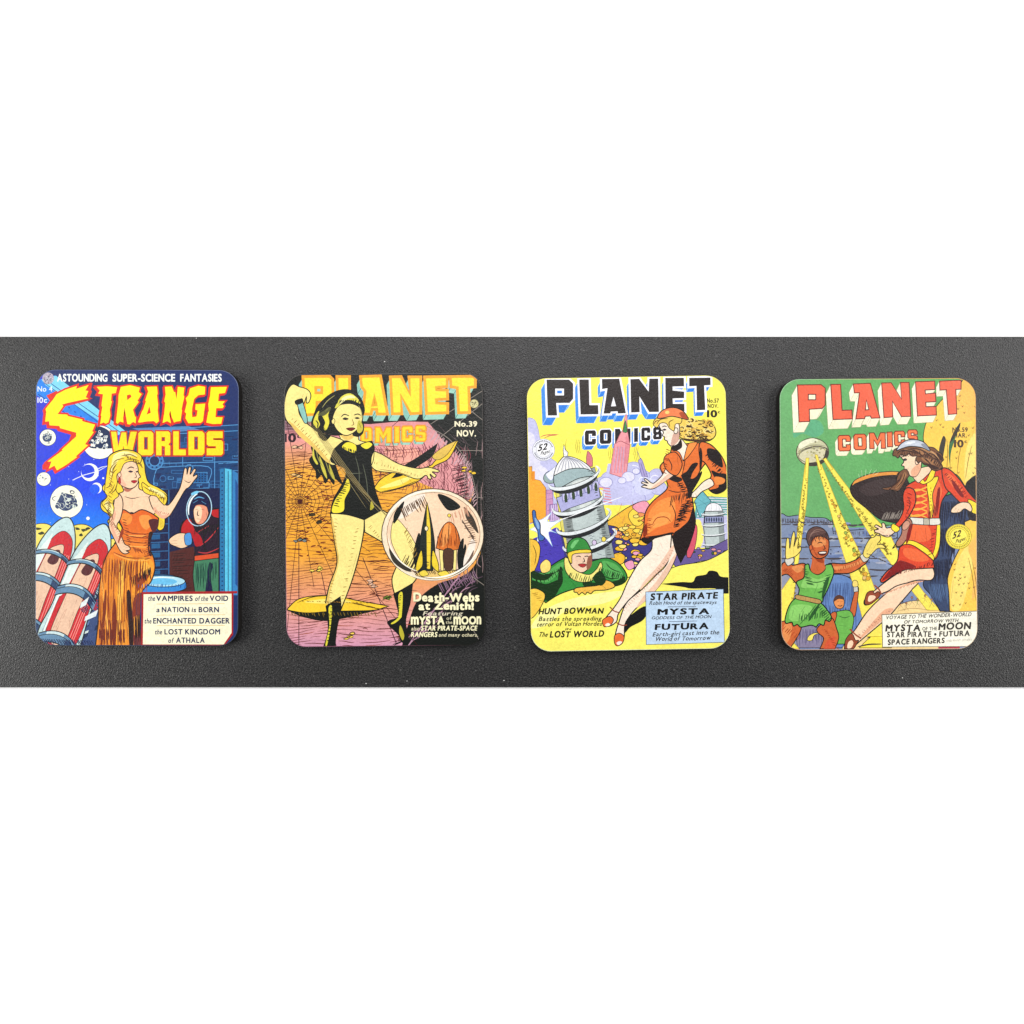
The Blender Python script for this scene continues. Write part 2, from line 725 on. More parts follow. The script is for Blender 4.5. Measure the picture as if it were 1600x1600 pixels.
def fit(ch, x0, y0, x1, y1, slope=0.0, slant=0.0):
    """unit letter -> strings for Art.block; slope drops the right side, slant pushes the foot right"""
    def m(s):
        out = []
        for p in P(s):
            out.append("%.2f,%.2f" % (x0 + p[0] * (x1 - x0) + p[1] * slant, y0 + p[1] * (y1 - y0) + p[0] * slope))
        return " ".join(out)
    o, h = BLK[ch]
    return m(o[0]), [m(q) for q in h]


# ------------------------------------------------------------------ first plaque: night blue
def cover_blue():
    A = Art(214.0, 793.4, 317, 431, -0.15, 31)
    R = random.Random(3)
    Z = (30, 560, 3.4054)
    A.frame(*Z)
    SK, SK2 = (250, 208, 170), (232, 150, 120)
    NAVY = (24, 26, 58)
    A.g("60,40 1200,40 1200,1560 60,1560", (40, 54, 104))
    # open sky on the left
    A.g("60,40 190,100 560,390 640,480 640,700 60,700", ((64, 62, 196), (30, 70, 232), (0, 250), (0, 700)))
    A.g("60,700 640,700 640,1080 60,1080", ((30, 70, 232), (26, 160, 244), (0, 700), (0, 960)))
    # long light beam
    A.g("84,120 190,90 566,388 512,412 484,470 84,190", (44, 132, 232))
    A.g("118,112 196,92 566,388 524,410 470,362 140,142", (130, 214, 244))
    A.ls("150,120 340,255 545,398|130,128 300,250 516,412", 4, (40, 90, 150), False)
    A.ls("100,190 300,330 490,470", 4, (34, 50, 150), False)
    for i in range(8):
        A.e(235 + i * 31, 238 + i * 23.5, 5, 3.5, (20, 70, 170), 35)
    # machine wall
    A.g("560,380 1200,350 1200,1260 640,1260 640,560 570,470", (30, 66, 112))
    A.g("600,372 900,360 960,380 700,404", (84, 132, 186))
    LB, LB2 = (84, 150, 206), (56, 110, 164)
    for i in range(46):
        x, y = R.uniform(690, 1150), R.uniform(385, 690)
        w, h = R.uniform(15, 70), R.uniform(8, 34)
        c = R.choice((LB2, (40, 88, 140), (22, 48, 92), (22, 48, 92)))
        if R.random() < .5:
            A.g([(x, y), (x + w, y), (x + w, y + h), (x, y + h)], c)
        else:
            A.ribbon([(x, y), (x + w, y), (x + w, y + h), (x, y + h), (x, y)], 3, R.choice((LB, LB2)), False)
    A.ls("560,392 860,372 1180,352|640,410 1180,384|700,560 1180,548|735,572 735,690 1010,690|742,580 1005,576 1005,664|"
         "1040,400 1040,700|870,500 870,575|700,700 1080,696|1060,560 1180,552", 4, LB, False)
    A.e(720, 545, 46, None, (62, 120, 176), 0, 4, LB)
    A.e(720, 545, 27, None, (24, 50, 96), 0, 4, LB)
    for k in range(10):
        a = k * .628
        A.e(720 + 36 * math.cos(a), 545 + 36 * math.sin(a), 5, None, (24, 50, 96))
    A.g("902,606 1000,606 1000,662 902,662", (38, 92, 148), (), 3, LB)
    for i in range(6):
        for j in range(4):
            A.e(914 + i * 15, 616 + j * 12.5, 3.4, None, NAVY)
    A.e(905, 585, 20, None, None, 0, 4, LB)
    A.e(765, 640, 16, None, None, 0, 4, LB2)
    for i in range(60):
        x, y = R.uniform(690, 1150), R.uniform(400, 700)
        A.l([(x, y, 0), (x + R.uniform(14, 50), y + R.uniform(-4, 4), 0)], R.uniform(5, 11), R.choice((NAVY, (18, 36, 74), NAVY)))
    # doorway and pipes
    A.g("640,700 1072,690 1072,1260 640,1260", (25, 38, 72))
    for i in range(9):
        y = 740 + i * 48
        A.ls("700,%d 792,%d" % (y, y - 4), 4, LB2, False)
        A.g([(704, y + 6), (750, y + 4), (750, y + 30), (704, y + 32)], R.choice(((40, 92, 140), (28, 60, 104))))
    A.ls("796,700 796,1180|690,720 690,1180", 5, LB2, False)
    A.f("800,1030! 930,1000! 950,1260! 800,1260!", (84, 44, 42))
    A.hatch(812, 1040, 812, 1240, 16, 110, -6, 4, (50, 24, 30))
    A.g("1068,590 1092,585 1092,1260 1068,1260", (46, 120, 172))
    A.g("1092,585 1132,592 1132,1260 1092,1260", (92, 196, 230))
    A.g("1132,592 1175,620 1175,1260 1132,1260", (58, 130, 190))
    A.g("1150,640 1175,700 1175,1230 1150,1200", (40, 84, 150))
    A.ls("1092,585 1092,1260|1132,590 1132,1260|1112,600 1112,1240", 4, (20, 60, 100), False)
    for i in range(28):
        A.e(1080, 610 + i * 23, 4, None, (24, 54, 96))
    # moons
    def moon(x, y, r, dark, n, cream=(250, 250, 226)):
        A.e(x, y, r, None, cream, 0, 3, (40, 50, 120))
        if dark:
            A.f([(x + r * .62 * R.uniform(.75, 1.08) * math.cos(k * .7), y + r * .62 * R.uniform(.75, 1.08) * math.sin(k * .7), False)
                 for k in range(9)], (62, 78, 112))
        for k in range(n):
            a, q = R.uniform(0, 6.28), R.uniform(.05, .72) * r
            rr = R.uniform(.05, .13) * r
            px, py = x + q * math.cos(a), y + q * math.sin(a)
            if R.random() < .5:
                A.e(px, py, rr * 1.3, rr, (58, 70, 104) if R.random() < .6 else (206, 216, 206), R.uniform(0, 90), 2.5, (226, 234, 222))
            else:
                A.arc(px, py, rr * 1.4, rr, R.uniform(0, 300), R.uniform(300, 560), r * .035 + 1.2, (36, 44, 84))
    moon(152, 421, 44, True, 16)
    A.e(427, 446, 90, None, (250, 250, 232), 0, 3, (40, 50, 120))
    A.f("350,410 400,360 470,380 515,440 505,475 430,480 370,470", (34, 50, 84))
    for k in range(44):
        a, q = R.uniform(0, 6.28), R.uniform(0, 72)
        A.e(427 + q * math.cos(a), 430 + q * .75 * math.sin(a), R.uniform(3, 9), R.uniform(3, 7), R.choice(((34, 50, 84), (240, 244, 230), (90, 110, 140))),
            R.uniform(0, 90), 2.4, (238, 242, 232))
    moon(131, 642, 37, False, 9)
    moon(252, 762, 88, True, 34)
    A.e(376, 606, 47, None, (252, 252, 240))
    A.e(366, 601, 36, None, (34, 66, 222))
    A.ribbon([(284, 648), (340, 622), (420, 600), (470, 572), (440, 578), (400, 596)], 4, (236, 240, 240), False)
    A.e(412, 690, 29, None, (250, 250, 238))
    A.e(402, 696, 27, None, (30, 92, 238))
    A.e(366, 851, 9, None, (252, 252, 244))
    A.e(447, 637, 5, None, (252, 252, 244))
    for k in range(10):
        A.e(R.uniform(90, 430), R.uniform(500, 880), 2, None, (220, 230, 250))
    # sand hills
    A.f("60,900! 100,880 160,885 230,940 290,890 350,884 400,910 470,960 540,955 560,1010! 560,1120! 60,1120!", (240, 222, 104), 4)
    for x, y in ((100, 905), (118, 930), (310, 905), (345, 915), (330, 940), (365, 905), (390, 940), (520, 985)):
        A.f([(x + R.uniform(8, 22) * math.cos(k), y + R.uniform(4, 10) * math.sin(k), False) for k in range(6)], (60, 62, 40))
    # plant on the floor
    A.g("60,1080 560,1080 470,1560 60,1560", (62, 80, 124))
    for i in range(40):
        x, y = R.uniform(80, 430), R.uniform(1120, 1520)
        w = R.uniform(12, 46)
        A.g([(x, y), (x + w, y - w * .4), (x + w * .8, y + w * .3), (x - w * .2, y + w * .7)],
            R.choice(((36, 50, 86), (92, 116, 160), (156, 186, 206), (214, 226, 220), (44, 60, 100))))
    for x, y in ((155, 1235), (410, 1310)):
        for k in range(12):
            A.arc(x + R.uniform(-14, 14), y + R.uniform(-24, 24), 12, 9, R.uniform(0, 200), R.uniform(230, 420), 5, (176, 40, 56))

    # two empty glass travel pods
    def pod(ax, ay, bx, by, w):
        dx, dy = bx - ax, by - ay
        L = math.hypot(dx, dy)
        ux, uy = dx / L, dy / L
        nx, ny = uy, -ux

        def q(u, v):
            return (ax + dx * v + nx * u * w, ay + dy * v + ny * u * w)

        def cs(pts, closed=True):
            return [(q(u, v) + (False,)) for u, v in pts]
        A.f(cs([(0, 0), (.45, .06), (.82, .2), (.98, .36), (1, .7), (1, 1), (-1, 1), (-1, .7), (-.98, .36), (-.82, .2), (-.45, .06)]),
            (196, 222, 220), 6)
        A.f(cs([(.15, .12), (.6, .17), (.8, .3), (.84, .5), (.84, .97), (-.70, .97), (-.72, .5), (-.5, .26), (-.2, .15)]), (206, 44, 52), 3)
        A.f(cs([(-.1, .26), (.3, .24), (.42, .40), (.36, .70), (.3, .96), (-.5, .96), (-.52, .6), (-.4, .34)]), (236, 196, 166), 3)
        A.f(cs([(-.05, .3), (.22, .29), (.28, .38), (.06, .42), (-.24, .4)]), (90, 44, 48))
        for k in range(14):
            u, v = R.uniform(-.5, .3), R.uniform(.42, .9)
            p0, p1 = q(u, v), q(u + R.uniform(-.08, .08), v + R.uniform(.03, .12))
            A.ribbon([p0, p1], 5, (170, 110, 90), True)
        for k in range(10):
            u, v = R.choice((-.62, .5)) + R.uniform(-.1, .12), R.uniform(.4, .9)
            p0, p1 = q(u, v), q(u, v + R.uniform(.03, .08))
            A.ribbon([p0, p1], 6, (110, 20, 34), True)
        for k in range(16):
            u, v = R.choice((-.9, .93)) + R.uniform(-.06, .04), R.uniform(.3, .96)
            p0, p1 = q(u, v), q(u + .02, v + R.uniform(.02, .06))
            A.ribbon([p0, p1], 7, R.choice(((70, 90, 120), (110, 136, 160), (40, 54, 90))), True)
        for u in (.5, .62, .72):
            p0, p1 = q(u, .3), q(u, .95)
            A.ribbon([p0, p1], 4, (244, 150, 140), False)
        A.f(cs([(-.62, .24), (-.44, .18), (-.5, .4), (-.66, .6), (-.86, .62), (-.9, .4)]), (226, 240, 232))
        for k in range(9):
            u, v = R.uniform(-.7, .7), R.uniform(.06, .24)
            if abs(u) < v * 4:
                p = q(u, v)
                A.ribbon([p, (p[0] + R.uniform(-14, 14), p[1] + R.uniform(-10, 14))], 6, (64, 86, 100), True)
        p0, p1 = q(-.86, .4), q(-.86, .95)
        A.ribbon([p0, p1], 9, (238, 246, 240), False)
        for v, h in ((.36, .035), (.565, .075), (.95, .09)):
            e = []
            for k in range(13):
                u = -1.06 + 2.12 * k / 12
                e.append(q(u, v - .06 * (1 - u * u) + .0))
            lo = []
            for k in range(13):
                u = 1.06 - 2.12 * k / 12
                lo.append(q(u, v + h - .06 * (1 - u * u)))
            A.poly(e + lo, (104, 142, 172))
            n = len(e)
            mid = [((a[0] * .7 + b[0] * .3), (a[1] * .7 + b[1] * .3)) for a, b in zip(e, reversed(lo))]
            A.poly(e[2:8] + list(reversed(mid[2:8])), (206, 228, 230))
            A.poly(mid[8:12] + list(reversed(list(reversed(lo))[8:12])), (50, 72, 108))
            A.ribbon(e, 5, INK, False)
            A.ribbon(lo, 6, INK, False)
            if h > .05:
                A.ribbon(mid, 3.5, INK, False)
    pod(262, 846, 40, 1440, 104)
    pod(458, 882, 196, 1530, 104)
    A.hatch(330, 1330, 440, 1180, 26, 26, 40, 5, (34, 40, 78))
    A.g("330,1300 372,1268 356,1312 322,1330", (226, 236, 236))
    A.g("352,1374 420,1336 408,1372 346,1398", (226, 236, 236))
    A.hatch(100, 1490, 380, 1500, 30, 20, 34, 5, (34, 40, 78))

    # space traveller in the doorway
    A.f("1000,800 1060,800! 1064,1060! 930,1070! 935,960 860,940 870,870 930,850", (46, 30, 48), 5)
    A.f("870,880 905,850 930,900 950,960 900,950 862,930", (190, 40, 44), 3)
    A.f("1020,810 1062,800! 1062,850! 1030,840", (190, 40, 44), 3)
    A.ls("960,1000 1010,960 1060,900|950,1030 1000,1035 1062,1010|940,930 985,905 1010,890", 6, (190, 60, 66))
    A.f("910,910 960,940 975,985 940,1000 925,960", (176, 36, 44))
    A.g("932,1050 1062,1034 1062,1062 932,1078", (216, 84, 50), (), 4)
    A.f("932,1078! 1062,1062! 1062,1245! 935,1245! 925,1160", (70, 128, 96), 4)
    A.f("1010,1090 1030,1100 1020,1160 1030,1240! 990,1240! 1000,1160", (30, 34, 66))
    A.ls("950,1100 956,1160 946,1230|975,1090 985,1140 980,1200", 4, (30, 64, 60))
    A.f("800,960 850,930 905,940 912,985 870,1010 830,1000 802,985", SK, 4)
    A.ls("806,972 840,968|806,985 842,984|815,996 848,998", 4)
    A.f("880,940 912,930 918,985 886,992", (84, 150, 214), 3)
    A.f("928,800 945,770 990,775 1008,810 1000,850 975,880 945,880 930,850", SK2, 4)
    A.f("930,805 950,785 972,800 968,850 950,874 934,850", SK)
    A.f("905,800 912,748 960,722 1005,742 1016,800 1008,820 998,790 970,778 940,782 926,806", (26, 34, 70), 3)
    A.ls("930,750 955,738 985,745|925,770 950,755|970,760 995,775", 6, (96, 170, 214))
    A.ls("934,806 952,802|964,802 984,806|952,808 948,832 958,836|944,854 966,856|995,820 1000,845", 5)
    A.e(957, 800, 66, 92, None, 8, 5, (176, 214, 232))
    A.arc(957, 800, 56, 82, 150, 250, 9, (240, 250, 250), 8)
    A.e(935, 716, 22, 8, (120, 200, 236), -20)
    # round table
    A.f("650,1195! 660,1170 720,1152 800,1152 870,1170 888,1200 880,1228 800,1245 650,1245!", (58, 140, 214), 4)
    A.e(765, 1186, 118, 30, (176, 224, 240), 0, 4)
    A.e(750, 1188, 90, 19, (108, 190, 232))
    A.ls("668,1182 740,1166 830,1168|690,1200 760,1204", 5, (240, 250, 250))

    # ---- title
    RED, YEL = (226, 52, 36), (255, 240, 34)
    A.part = "title_lettering"
    A.frame(50, 570, 10)
    S = ("885,315 835,400 880,410 840,510 885,525 700,565 560,595 470,620 490,645 400,770 550,778 560,800 790,855 782,880 "
         "985,935 940,1040 965,1052 830,1240 875,1258 685,1430 705,1442 540,1560 390,1650 350,1575 262,1625 305,1510 240,1512 "
         "480,1335 465,1325 690,1120 690,1060 440,990 425,955 275,945 265,882 205,890 222,740 212,690 330,540 385,460 520,390 700,330 690,375")
    pts = [(p[0], p[1]) for p in P(S)]
    A.g("225,480 400,400 330,520 300,590", RED)
    A.g("880,300 945,285 920,400 940,410 890,540 860,480", RED)
    A.g("160,1570 250,1490 300,1640 165,1640", RED)
    A.g("640,1020 700,1060 690,1140 560,1230", RED)
    A.ribbon([(x - 24, y + 26) for x, y in pts] + [(pts[0][0] - 24, pts[0][1] + 26)], 44, RED, False)
    A.ribbon(pts + [pts[0]], 56, RED, False)
    A.g(S, YEL)
    A.ribbon([(1010, 345), (1010, 345)], 1, RED, False)
    Tl = ("1010,345 1180,335 1330,350 1310,440 1245,450 1235,560 1250,575 1215,700 1225,790 1195,900 1150,920 1120,900 1065,925 "
          "1085,800 1075,790 1100,660 1085,640 1110,460 1035,450 1060,400")
    tp = [(p[0], p[1]) for p in P(Tl)]
    A.ribbon([(x - 22, y + 18) for x, y in tp] + [(tp[0][0] - 22, tp[0][1] + 18)], 40, RED, False)
    A.ribbon(tp + [tp[0]], 50, RED, False)
    A.g(Tl, YEL)
    A.frame(190, 570, 8.421)
    LET = [
        ("-10,290 110,270 240,300 225,360 265,385 210,470 225,490 150,590 175,680 190,690 185,770 150,750 110,785 75,780 60,690 45,600 40,560 20,700 25,760 -20,745 -50,775 -75,760 -45,500 -40,400",
         ["70,400 115,390 130,420 75,465"]),
        ("330,290 465,285 475,380 465,400 480,520 475,600 490,740 460,770 425,740 330,745 240,760 215,755 270,610 285,590 320,480 310,470 350,350",
         ["365,545 385,630 330,655"]),
        ("570,290 660,285 690,360 705,355 722,450 740,290 825,300 815,400 825,420 790,580 795,600 775,740 725,745 690,760 660,690 640,600 625,650 650,770 600,740 540,765 560,640 575,500 560,480 580,390", []),
        ("900,310 1010,275 1100,290 1095,390 1010,400 955,450 930,560 925,640 930,690 985,680 1000,600 970,590 975,520 1100,510 1085,620 1070,740 1040,765 960,765 880,770 840,700 850,640 830,620 860,500 845,440 880,400", []),
        ("1175,295 1385,290 1360,370 1280,380 1270,480 1360,480 1325,520 1345,545 1330,570 1245,570 1235,690 1330,690 1310,775 1200,780 1115,760 1140,620 1150,610 1140,520 1165,400", []),
    ]
    for o, h in LET:
        rp = [(p[0], p[1]) for p in P(o)]
        A.ribbon([(x - 16, y + 16) for x, y in rp] + [(rp[0][0] - 16, rp[0][1] + 16)], 32, RED, False)
        A.ribbon(rp + [rp[0]], 38, RED, False)
        for q in h:
            A.g(q, RED)
    for o, h in LET:
        A.g(o, YEL, h)
    W2 = [
        ("-139,880 -70,880 -45,1080 0,890 60,890 72,1080 120,880 200,880 130,1190 40,1190 25,1060 0,1190 -95,1190", []),
        ("220,905 245,875 390,875 418,905 418,1160 390,1190 245,1190 220,1160", ["295,950 345,950 345,1115 295,1115"]),
        ("455,875 615,875 640,900 640,1020 615,1045 640,1068 640,1190 570,1190 570,1075 525,1065 525,1190 455,1190", ["525,950 570,950 570,1005 525,1005"]),
        ("680,875 752,875 752,1115 845,1115 845,1190 680,1190", []),
        ("880,875 1060,875 1090,905 1090,1160 1060,1190 880,1190", ["955,945 1005,945 1005,1115 955,1115"]),
        ("1120,900 1145,875 1330,875 1330,965 1205,965 1205,990 1310,990 1335,1015 1335,1165 1310,1190 1120,1190 1120,1100 1240,1100 1240,1070 1145,1070 1120,1045", []),
    ]
    for o, h in W2:
        rp = [(p[0], p[1]) for p in P(o)]
        A.ribbon(rp + [rp[0]], 36, (206, 62, 34), False)
        for q in h:
            qp = [(p[0], p[1]) for p in P(q)]
            A.ribbon(qp + [qp[0]], 30, (196, 60, 34), False)
    for o, h in W2:
        A.g(o, (255, 224, 40), h)
    A.frame(*Z)
    A.part = "banner_lettering"
    A.text("ASTOUNDING", 203, 468, 122, 38, (246, 250, 246), 0.035, gap=.07)
    A.text("SUPER-SCIENCE", 498, 828, 122, 38, (246, 250, 246), 0.035, gap=.07)
    A.text("FANTASIES", 858, 1076, 122, 38, (246, 250, 246), 0.035, gap=.07)
    A.part = "issue_lettering"
    A.text("No 4", 98, 176, 176, 27, (226, 236, 250), 0.01)
    A.text("10c", 98, 147, 236, 28, (236, 240, 250), 0.012)
    A.part = "round_seal"
    A.e(154, 106, 31, None, (176, 168, 182))
    for k in range(46):
        a, q = R.uniform(0, 6.28), R.uniform(4, 28)
        A.e(154 + q * math.cos(a), 106 + q * math.sin(a), R.uniform(1.5, 4), R.uniform(1, 3), R.choice(((92, 90, 110), (226, 200, 214), (60, 60, 80), (210, 224, 226))), R.uniform(0, 180))

    # ---- woman in an orange evening gown
    A.part = "printed_cover"
    H1, H2, HD = (248, 214, 62), (252, 236, 150), (110, 80, 30)
    hair = ("470,560 482,515 540,488 600,490 645,515 666,560 672,610 690,660 745,690 784,720 790,760 760,800 775,850 770,900 744,915 720,880 "
            "640,780 560,740 528,800 520,850 546,900 540,925 505,910 470,870 486,840 440,805 436,765 468,735 442,690 470,650 486,610")
    A.f(hair, H1, 5)
    # neck and chest
    A.f("545,660 630,650 640,695 700,712 745,750 745,800 690,850! 600,820! 520,830! 508,770 520,725 555,705", SK, 5)
    A.f("560,690 620,672 590,706 566,708", (190, 112, 92))
    A.f("700,725 742,760 738,800 716,800", (226, 160, 130))
    A.ls("560,735 600,745 640,738|640,738 690,735|600,745 602,790", 4)
    # gown
    A.f("520,832! 555,805 600,826 650,805 700,822 742,850! 735,900 705,935 690,1000 715,1060 722,1120 700,1190 655,1240 640,1340 650,1540! 405,1540! 420,1400 424,1250 440,1130 470,1040 530,960 552,915 535,870",
        ((228, 104, 40), (232, 140, 50), (0, 850), (0, 1150)), 6)
    A.f("540,850 560,822 600,840 590,880 560,880", (244, 146, 62))
    A.f("640,840 690,835 710,870 680,910 650,890", (240, 150, 70))
    A.f("505,1000 560,965 640,975 686,985 690,1030 620,1050 560,1050 500,1040", (238, 132, 50))
    # the skirt falls in long pleats from the hip
    A.f("560,1060 610,1070 600,1250 570,1400 575,1540! 520,1540! 500,1400 520,1200", (242, 152, 48))
    A.f("640,1065 700,1070 716,1120 690,1190 640,1240 620,1330 618,1420 596,1300 615,1180", (244, 158, 52))
    A.f("470,1080 505,1060 490,1250 455,1400 450,1540! 420,1540! 440,1300", (238, 142, 46))
    A.f("535,1090 560,1100 548,1300 530,1480 520,1380 525,1220", (250, 184, 74))
    A.f("655,1090 690,1095 690,1140 655,1190 640,1170", (250, 182, 72))
    A.f("610,1280 650,1250 640,1360 648,1530! 610,1530! 600,1400", (112, 58, 60))
    A.f("690,860 738,858 738,900 715,925 700,905", (84, 40, 44))
    A.ls("545,905 600,930 690,935|548,930 610,950 692,958|530,965 610,978 690,985|500,1030 580,1060 690,1062", 5, (120, 50, 30))
    A.ls("560,940 640,945 690,942|515,990 600,1000 690,1005|505,1042 590,1072 690,1075", 5, (250, 180, 90))
    A.hatch(450, 1060, 690, 1075, 18, -6, 250, 6, (150, 66, 30), 14)
    A.hatch(430, 1260, 640, 1260, 24, 2, 230, 5, (140, 58, 34), 10)
    A.hatch(425, 1390, 640, 1390, 24, 2, 140, 5, (110, 50, 44), 10)
    A.hatch(440, 1150, 470, 1400, 8, 6, 130, 5, (250, 176, 80), 8)
    A.hatch(520, 1420, 640, 1360, 12, 4, 110, 5, (248, 170, 70), 8)
    A.hatch(600, 1000, 670, 1020, 9, 20, 34, 5, (140, 60, 30), 6)
    A.ls("505,1290 512,1320|525,1240 528,1255|540,1210 545,1180|455,1150 445,1240|475,1100 490,1160|650,1120 640,1180 650,1230", 7, (110, 50, 30))
    # raised near arm, open hand
    A.f("690,740! 715,720 745,745 772,775 800,775 850,700 866,650 872,620 880,585 892,588 893,615 903,580 914,582 910,616 930,588 940,594 926,626 944,618 948,628 928,655 905,684 880,705 825,800 795,842 765,850 735,830 712,800 700,775", SK, 5)
    A.f("720,790 745,820 770,836 795,825 785,846 762,853 735,835 715,808", (238, 178, 146))
    A.ls("772,775 764,786|880,650 900,660 915,655|874,640 880,650|745,745 735,765", 4)
    # other arm bent, hand on the hip
    A.f("512,730 530,720 548,745 552,790 540,850 520,890 540,930 560,985 585,1000 590,1018 570,1024 585,1032 560,1040 535,1020 505,960 478,900 482,850 500,790", SK, 5)
    A.f("500,800 515,830 500,880 515,930 540,985 520,975 490,915 486,860", (238, 178, 146))
    A.ls("555,1000 578,1008|550,1015 572,1024|500,880 515,890", 4)
    # head turned to the doorway
    A.f("505,600 505,555 560,540 612,548 632,580 634,606 645,630 634,640 632,662 615,684 590,694 555,682 525,655", SK, 5)
    A.f("512,610 540,600 550,640 570,670 560,682 530,660", (246, 186, 156))
    A.ls("575,588 595,578 612,584|618,588 630,584", 6)
    A.f("580,602 592,596 606,602 594,608", (50, 40, 60))
    A.f("620,602 628,598 632,604 625,608", (50, 40, 60))
    A.ls("614,604 624,630 612,636", 4)
    A.f("596,652 612,648 628,652 614,664 602,660", (176, 30, 46), 2)
    A.ls("560,684 590,694 615,684", 5)
    A.e(533, 618, 9, 14, SK, -8, 3)
    A.f("529,636 538,636 540,664 528,664", (196, 40, 40), 2)
    # fringe and locks
    A.f("455,700 470,575 480,520 540,490 605,492 650,520 640,560 600,548 560,560 540,600 520,620 522,660 515,700 530,730 500,760 505,800 490,840 460,800 440,770 468,735", H1, 4)
    A.f("495,540 520,508 590,500 630,520 590,520 540,530 500,590 485,650", H2)
    A.f("655,660 700,690 745,705 786,735 776,780 750,760 730,735 690,725 660,705", H1, 4)
    A.f("690,685 735,700 770,720 770,745 740,725 700,705", H2)
    A.f("455,770 480,760 500,800 495,830 470,810", H2)
    A.f("748,860 768,868 766,895 750,900", (220, 190, 60))
    A.ls("500,560 520,540 560,532|480,620 490,580 520,550|540,520 590,512 630,530|490,650 500,610 520,590|"
         "660,680 700,705 740,715|460,690 480,680 490,650|450,780 470,770 490,790|460,800 490,830 500,860|475,720 495,700 508,670|"
         "500,870 515,900 530,912|490,720 510,700 516,680|745,745 765,740 770,770|560,545 600,535 640,545", 5, HD)
    A.ls("500,520 540,500 590,498|700,690 740,704|446,700 470,712", 4, (255, 248, 200))

    DK = (52, 22, 26)
    A.f("690,930 712,925 700,970 692,1010 706,1050 690,1046 684,1000", DK)
    A.f("545,905 556,925 540,960 525,985 532,950", (150, 60, 30))
    A.f("500,1300 512,1290 520,1400 512,1540! 498,1540! 496,1420", (120, 50, 34))
    A.f("572,1250 590,1240 600,1330 606,1450 604,1540! 588,1540! 580,1400", DK)
    A.f("455,1250 464,1240 462,1350 446,1450 440,1540! 430,1540! 440,1400", (130, 56, 32))
    A.f("625,1180 660,1150 690,1160 650,1210 628,1240", (150, 66, 32))
    A.hatch(600, 1160, 700, 1110, 18, 6, 60, 6, DK, 8)
    A.hatch(500, 1070, 660, 1080, 14, -6, 120, 6, (120, 50, 30), 10)
    A.hatch(585, 1400, 640, 1360, 12, 2, 150, 6, DK, 8)
    A.hatch(430, 1440, 560, 1440, 18, 2, 90, 6, (110, 46, 36), 8)
    A.f("520,560 500,600 500,640 488,690 500,640 496,590", HD)
    A.hatch(480, 600, 470, 830, 16, 22, 18, 5, (150, 110, 30), 8)
    A.hatch(470, 730, 500, 880, 12, -16, 24, 4, HD, 6)
    A.hatch(560, 505, 650, 560, 14, 10, 26, 4, HD, 6)
    A.hatch(700, 690, 780, 740, 10, -6, 22, 4, HD, 6)
    A.hatch(550, 860, 580, 1000, 12, 24, 8, 5, (130, 54, 30), 5)
    A.hatch(690, 930, 700, 1060, 12, -34, 8, 5, (130, 54, 30), 5)
    A.hatch(720, 820, 800, 835, 9, 8, -14, 3.5, (180, 110, 90), 4)
    A.hatch(495, 880, 545, 985, 10, 12, -6, 3.5, (180, 110, 90), 4)
    A.hatch(940, 890, 1060, 880, 18, -10, 60, 5, (24, 16, 30), 8)
    A.ls('980,900 985,1000 1000,1030|1040,880 1030,960', 7, (30, 20, 34))
    A.hatch(940, 1090, 1050, 1080, 12, 2, 130, 5, (36, 70, 60), 6)
    A.hatch(640, 1200, 880, 1200, 16, -4, 26, 4, (30, 80, 150), 5)

    # ---- caption box
    A.part = "caption_panel"
    A.g("652,1243 1160,1238 1160,1250 1140,1250 1138,1470 1090,1530 648,1530", (168, 42, 44))
    A.g("662,1255 1130,1252 1130,1460 1088,1522 658,1522", (252, 246, 212))
    A.ls("730,1307 1095,1305|730,1366 1095,1364|735,1422 1095,1421", 2.5, (222, 180, 90), False)
    A.part = "caption_panel/caption_lettering"
    TX = (34, 44, 84)
    A.text("the", 685, 722, 1290, 27, TX, .015, .12)
    A.text("VAMPIRES", 730, 922, 1290, 27, TX, .03)
    A.text("of", 936, 960, 1290, 25, TX, .015, .12)
    A.text("the", 967, 1004, 1290, 25, TX, .015, .12)
    A.text("VOID", 1015, 1111, 1290, 27, TX, .03)
    A.text("a", 730, 746, 1350, 26, TX, .015, .12)
    A.text("NATION", 760, 904, 1350, 27, TX, .03)
    A.text("is", 918, 940, 1350, 25, TX, .015, .12)
    A.text("BORN", 956, 1062, 1350, 27, TX, .03)
    A.text("the", 666, 703, 1410, 26, TX, .015, .12)
    A.text("ENCHANTED", 714, 941, 1410, 28, TX, .03)
    A.text("DAGGER", 960, 1119, 1410, 28, TX, .03)
    A.text("the", 722, 759, 1468, 26, TX, .015, .12)
    A.text("LOST", 774, 868, 1468, 27, TX, .03)
    A.text("KINGDOM", 884, 1068, 1468, 27, TX, .03)
    A.text("of", 793, 820, 1513, 25, TX, .015, .12)
    A.text("ATHALA", 836, 986, 1513, 27, TX, .03)
    A.part = "printed_cover"

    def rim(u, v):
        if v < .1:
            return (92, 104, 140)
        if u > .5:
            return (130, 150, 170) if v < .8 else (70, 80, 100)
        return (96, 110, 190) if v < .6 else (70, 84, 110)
    return plaque(A, "comic_plaque", "night blue printed plaque with a blonde in an orange gown beside pale moons", rim)


cover_blue()
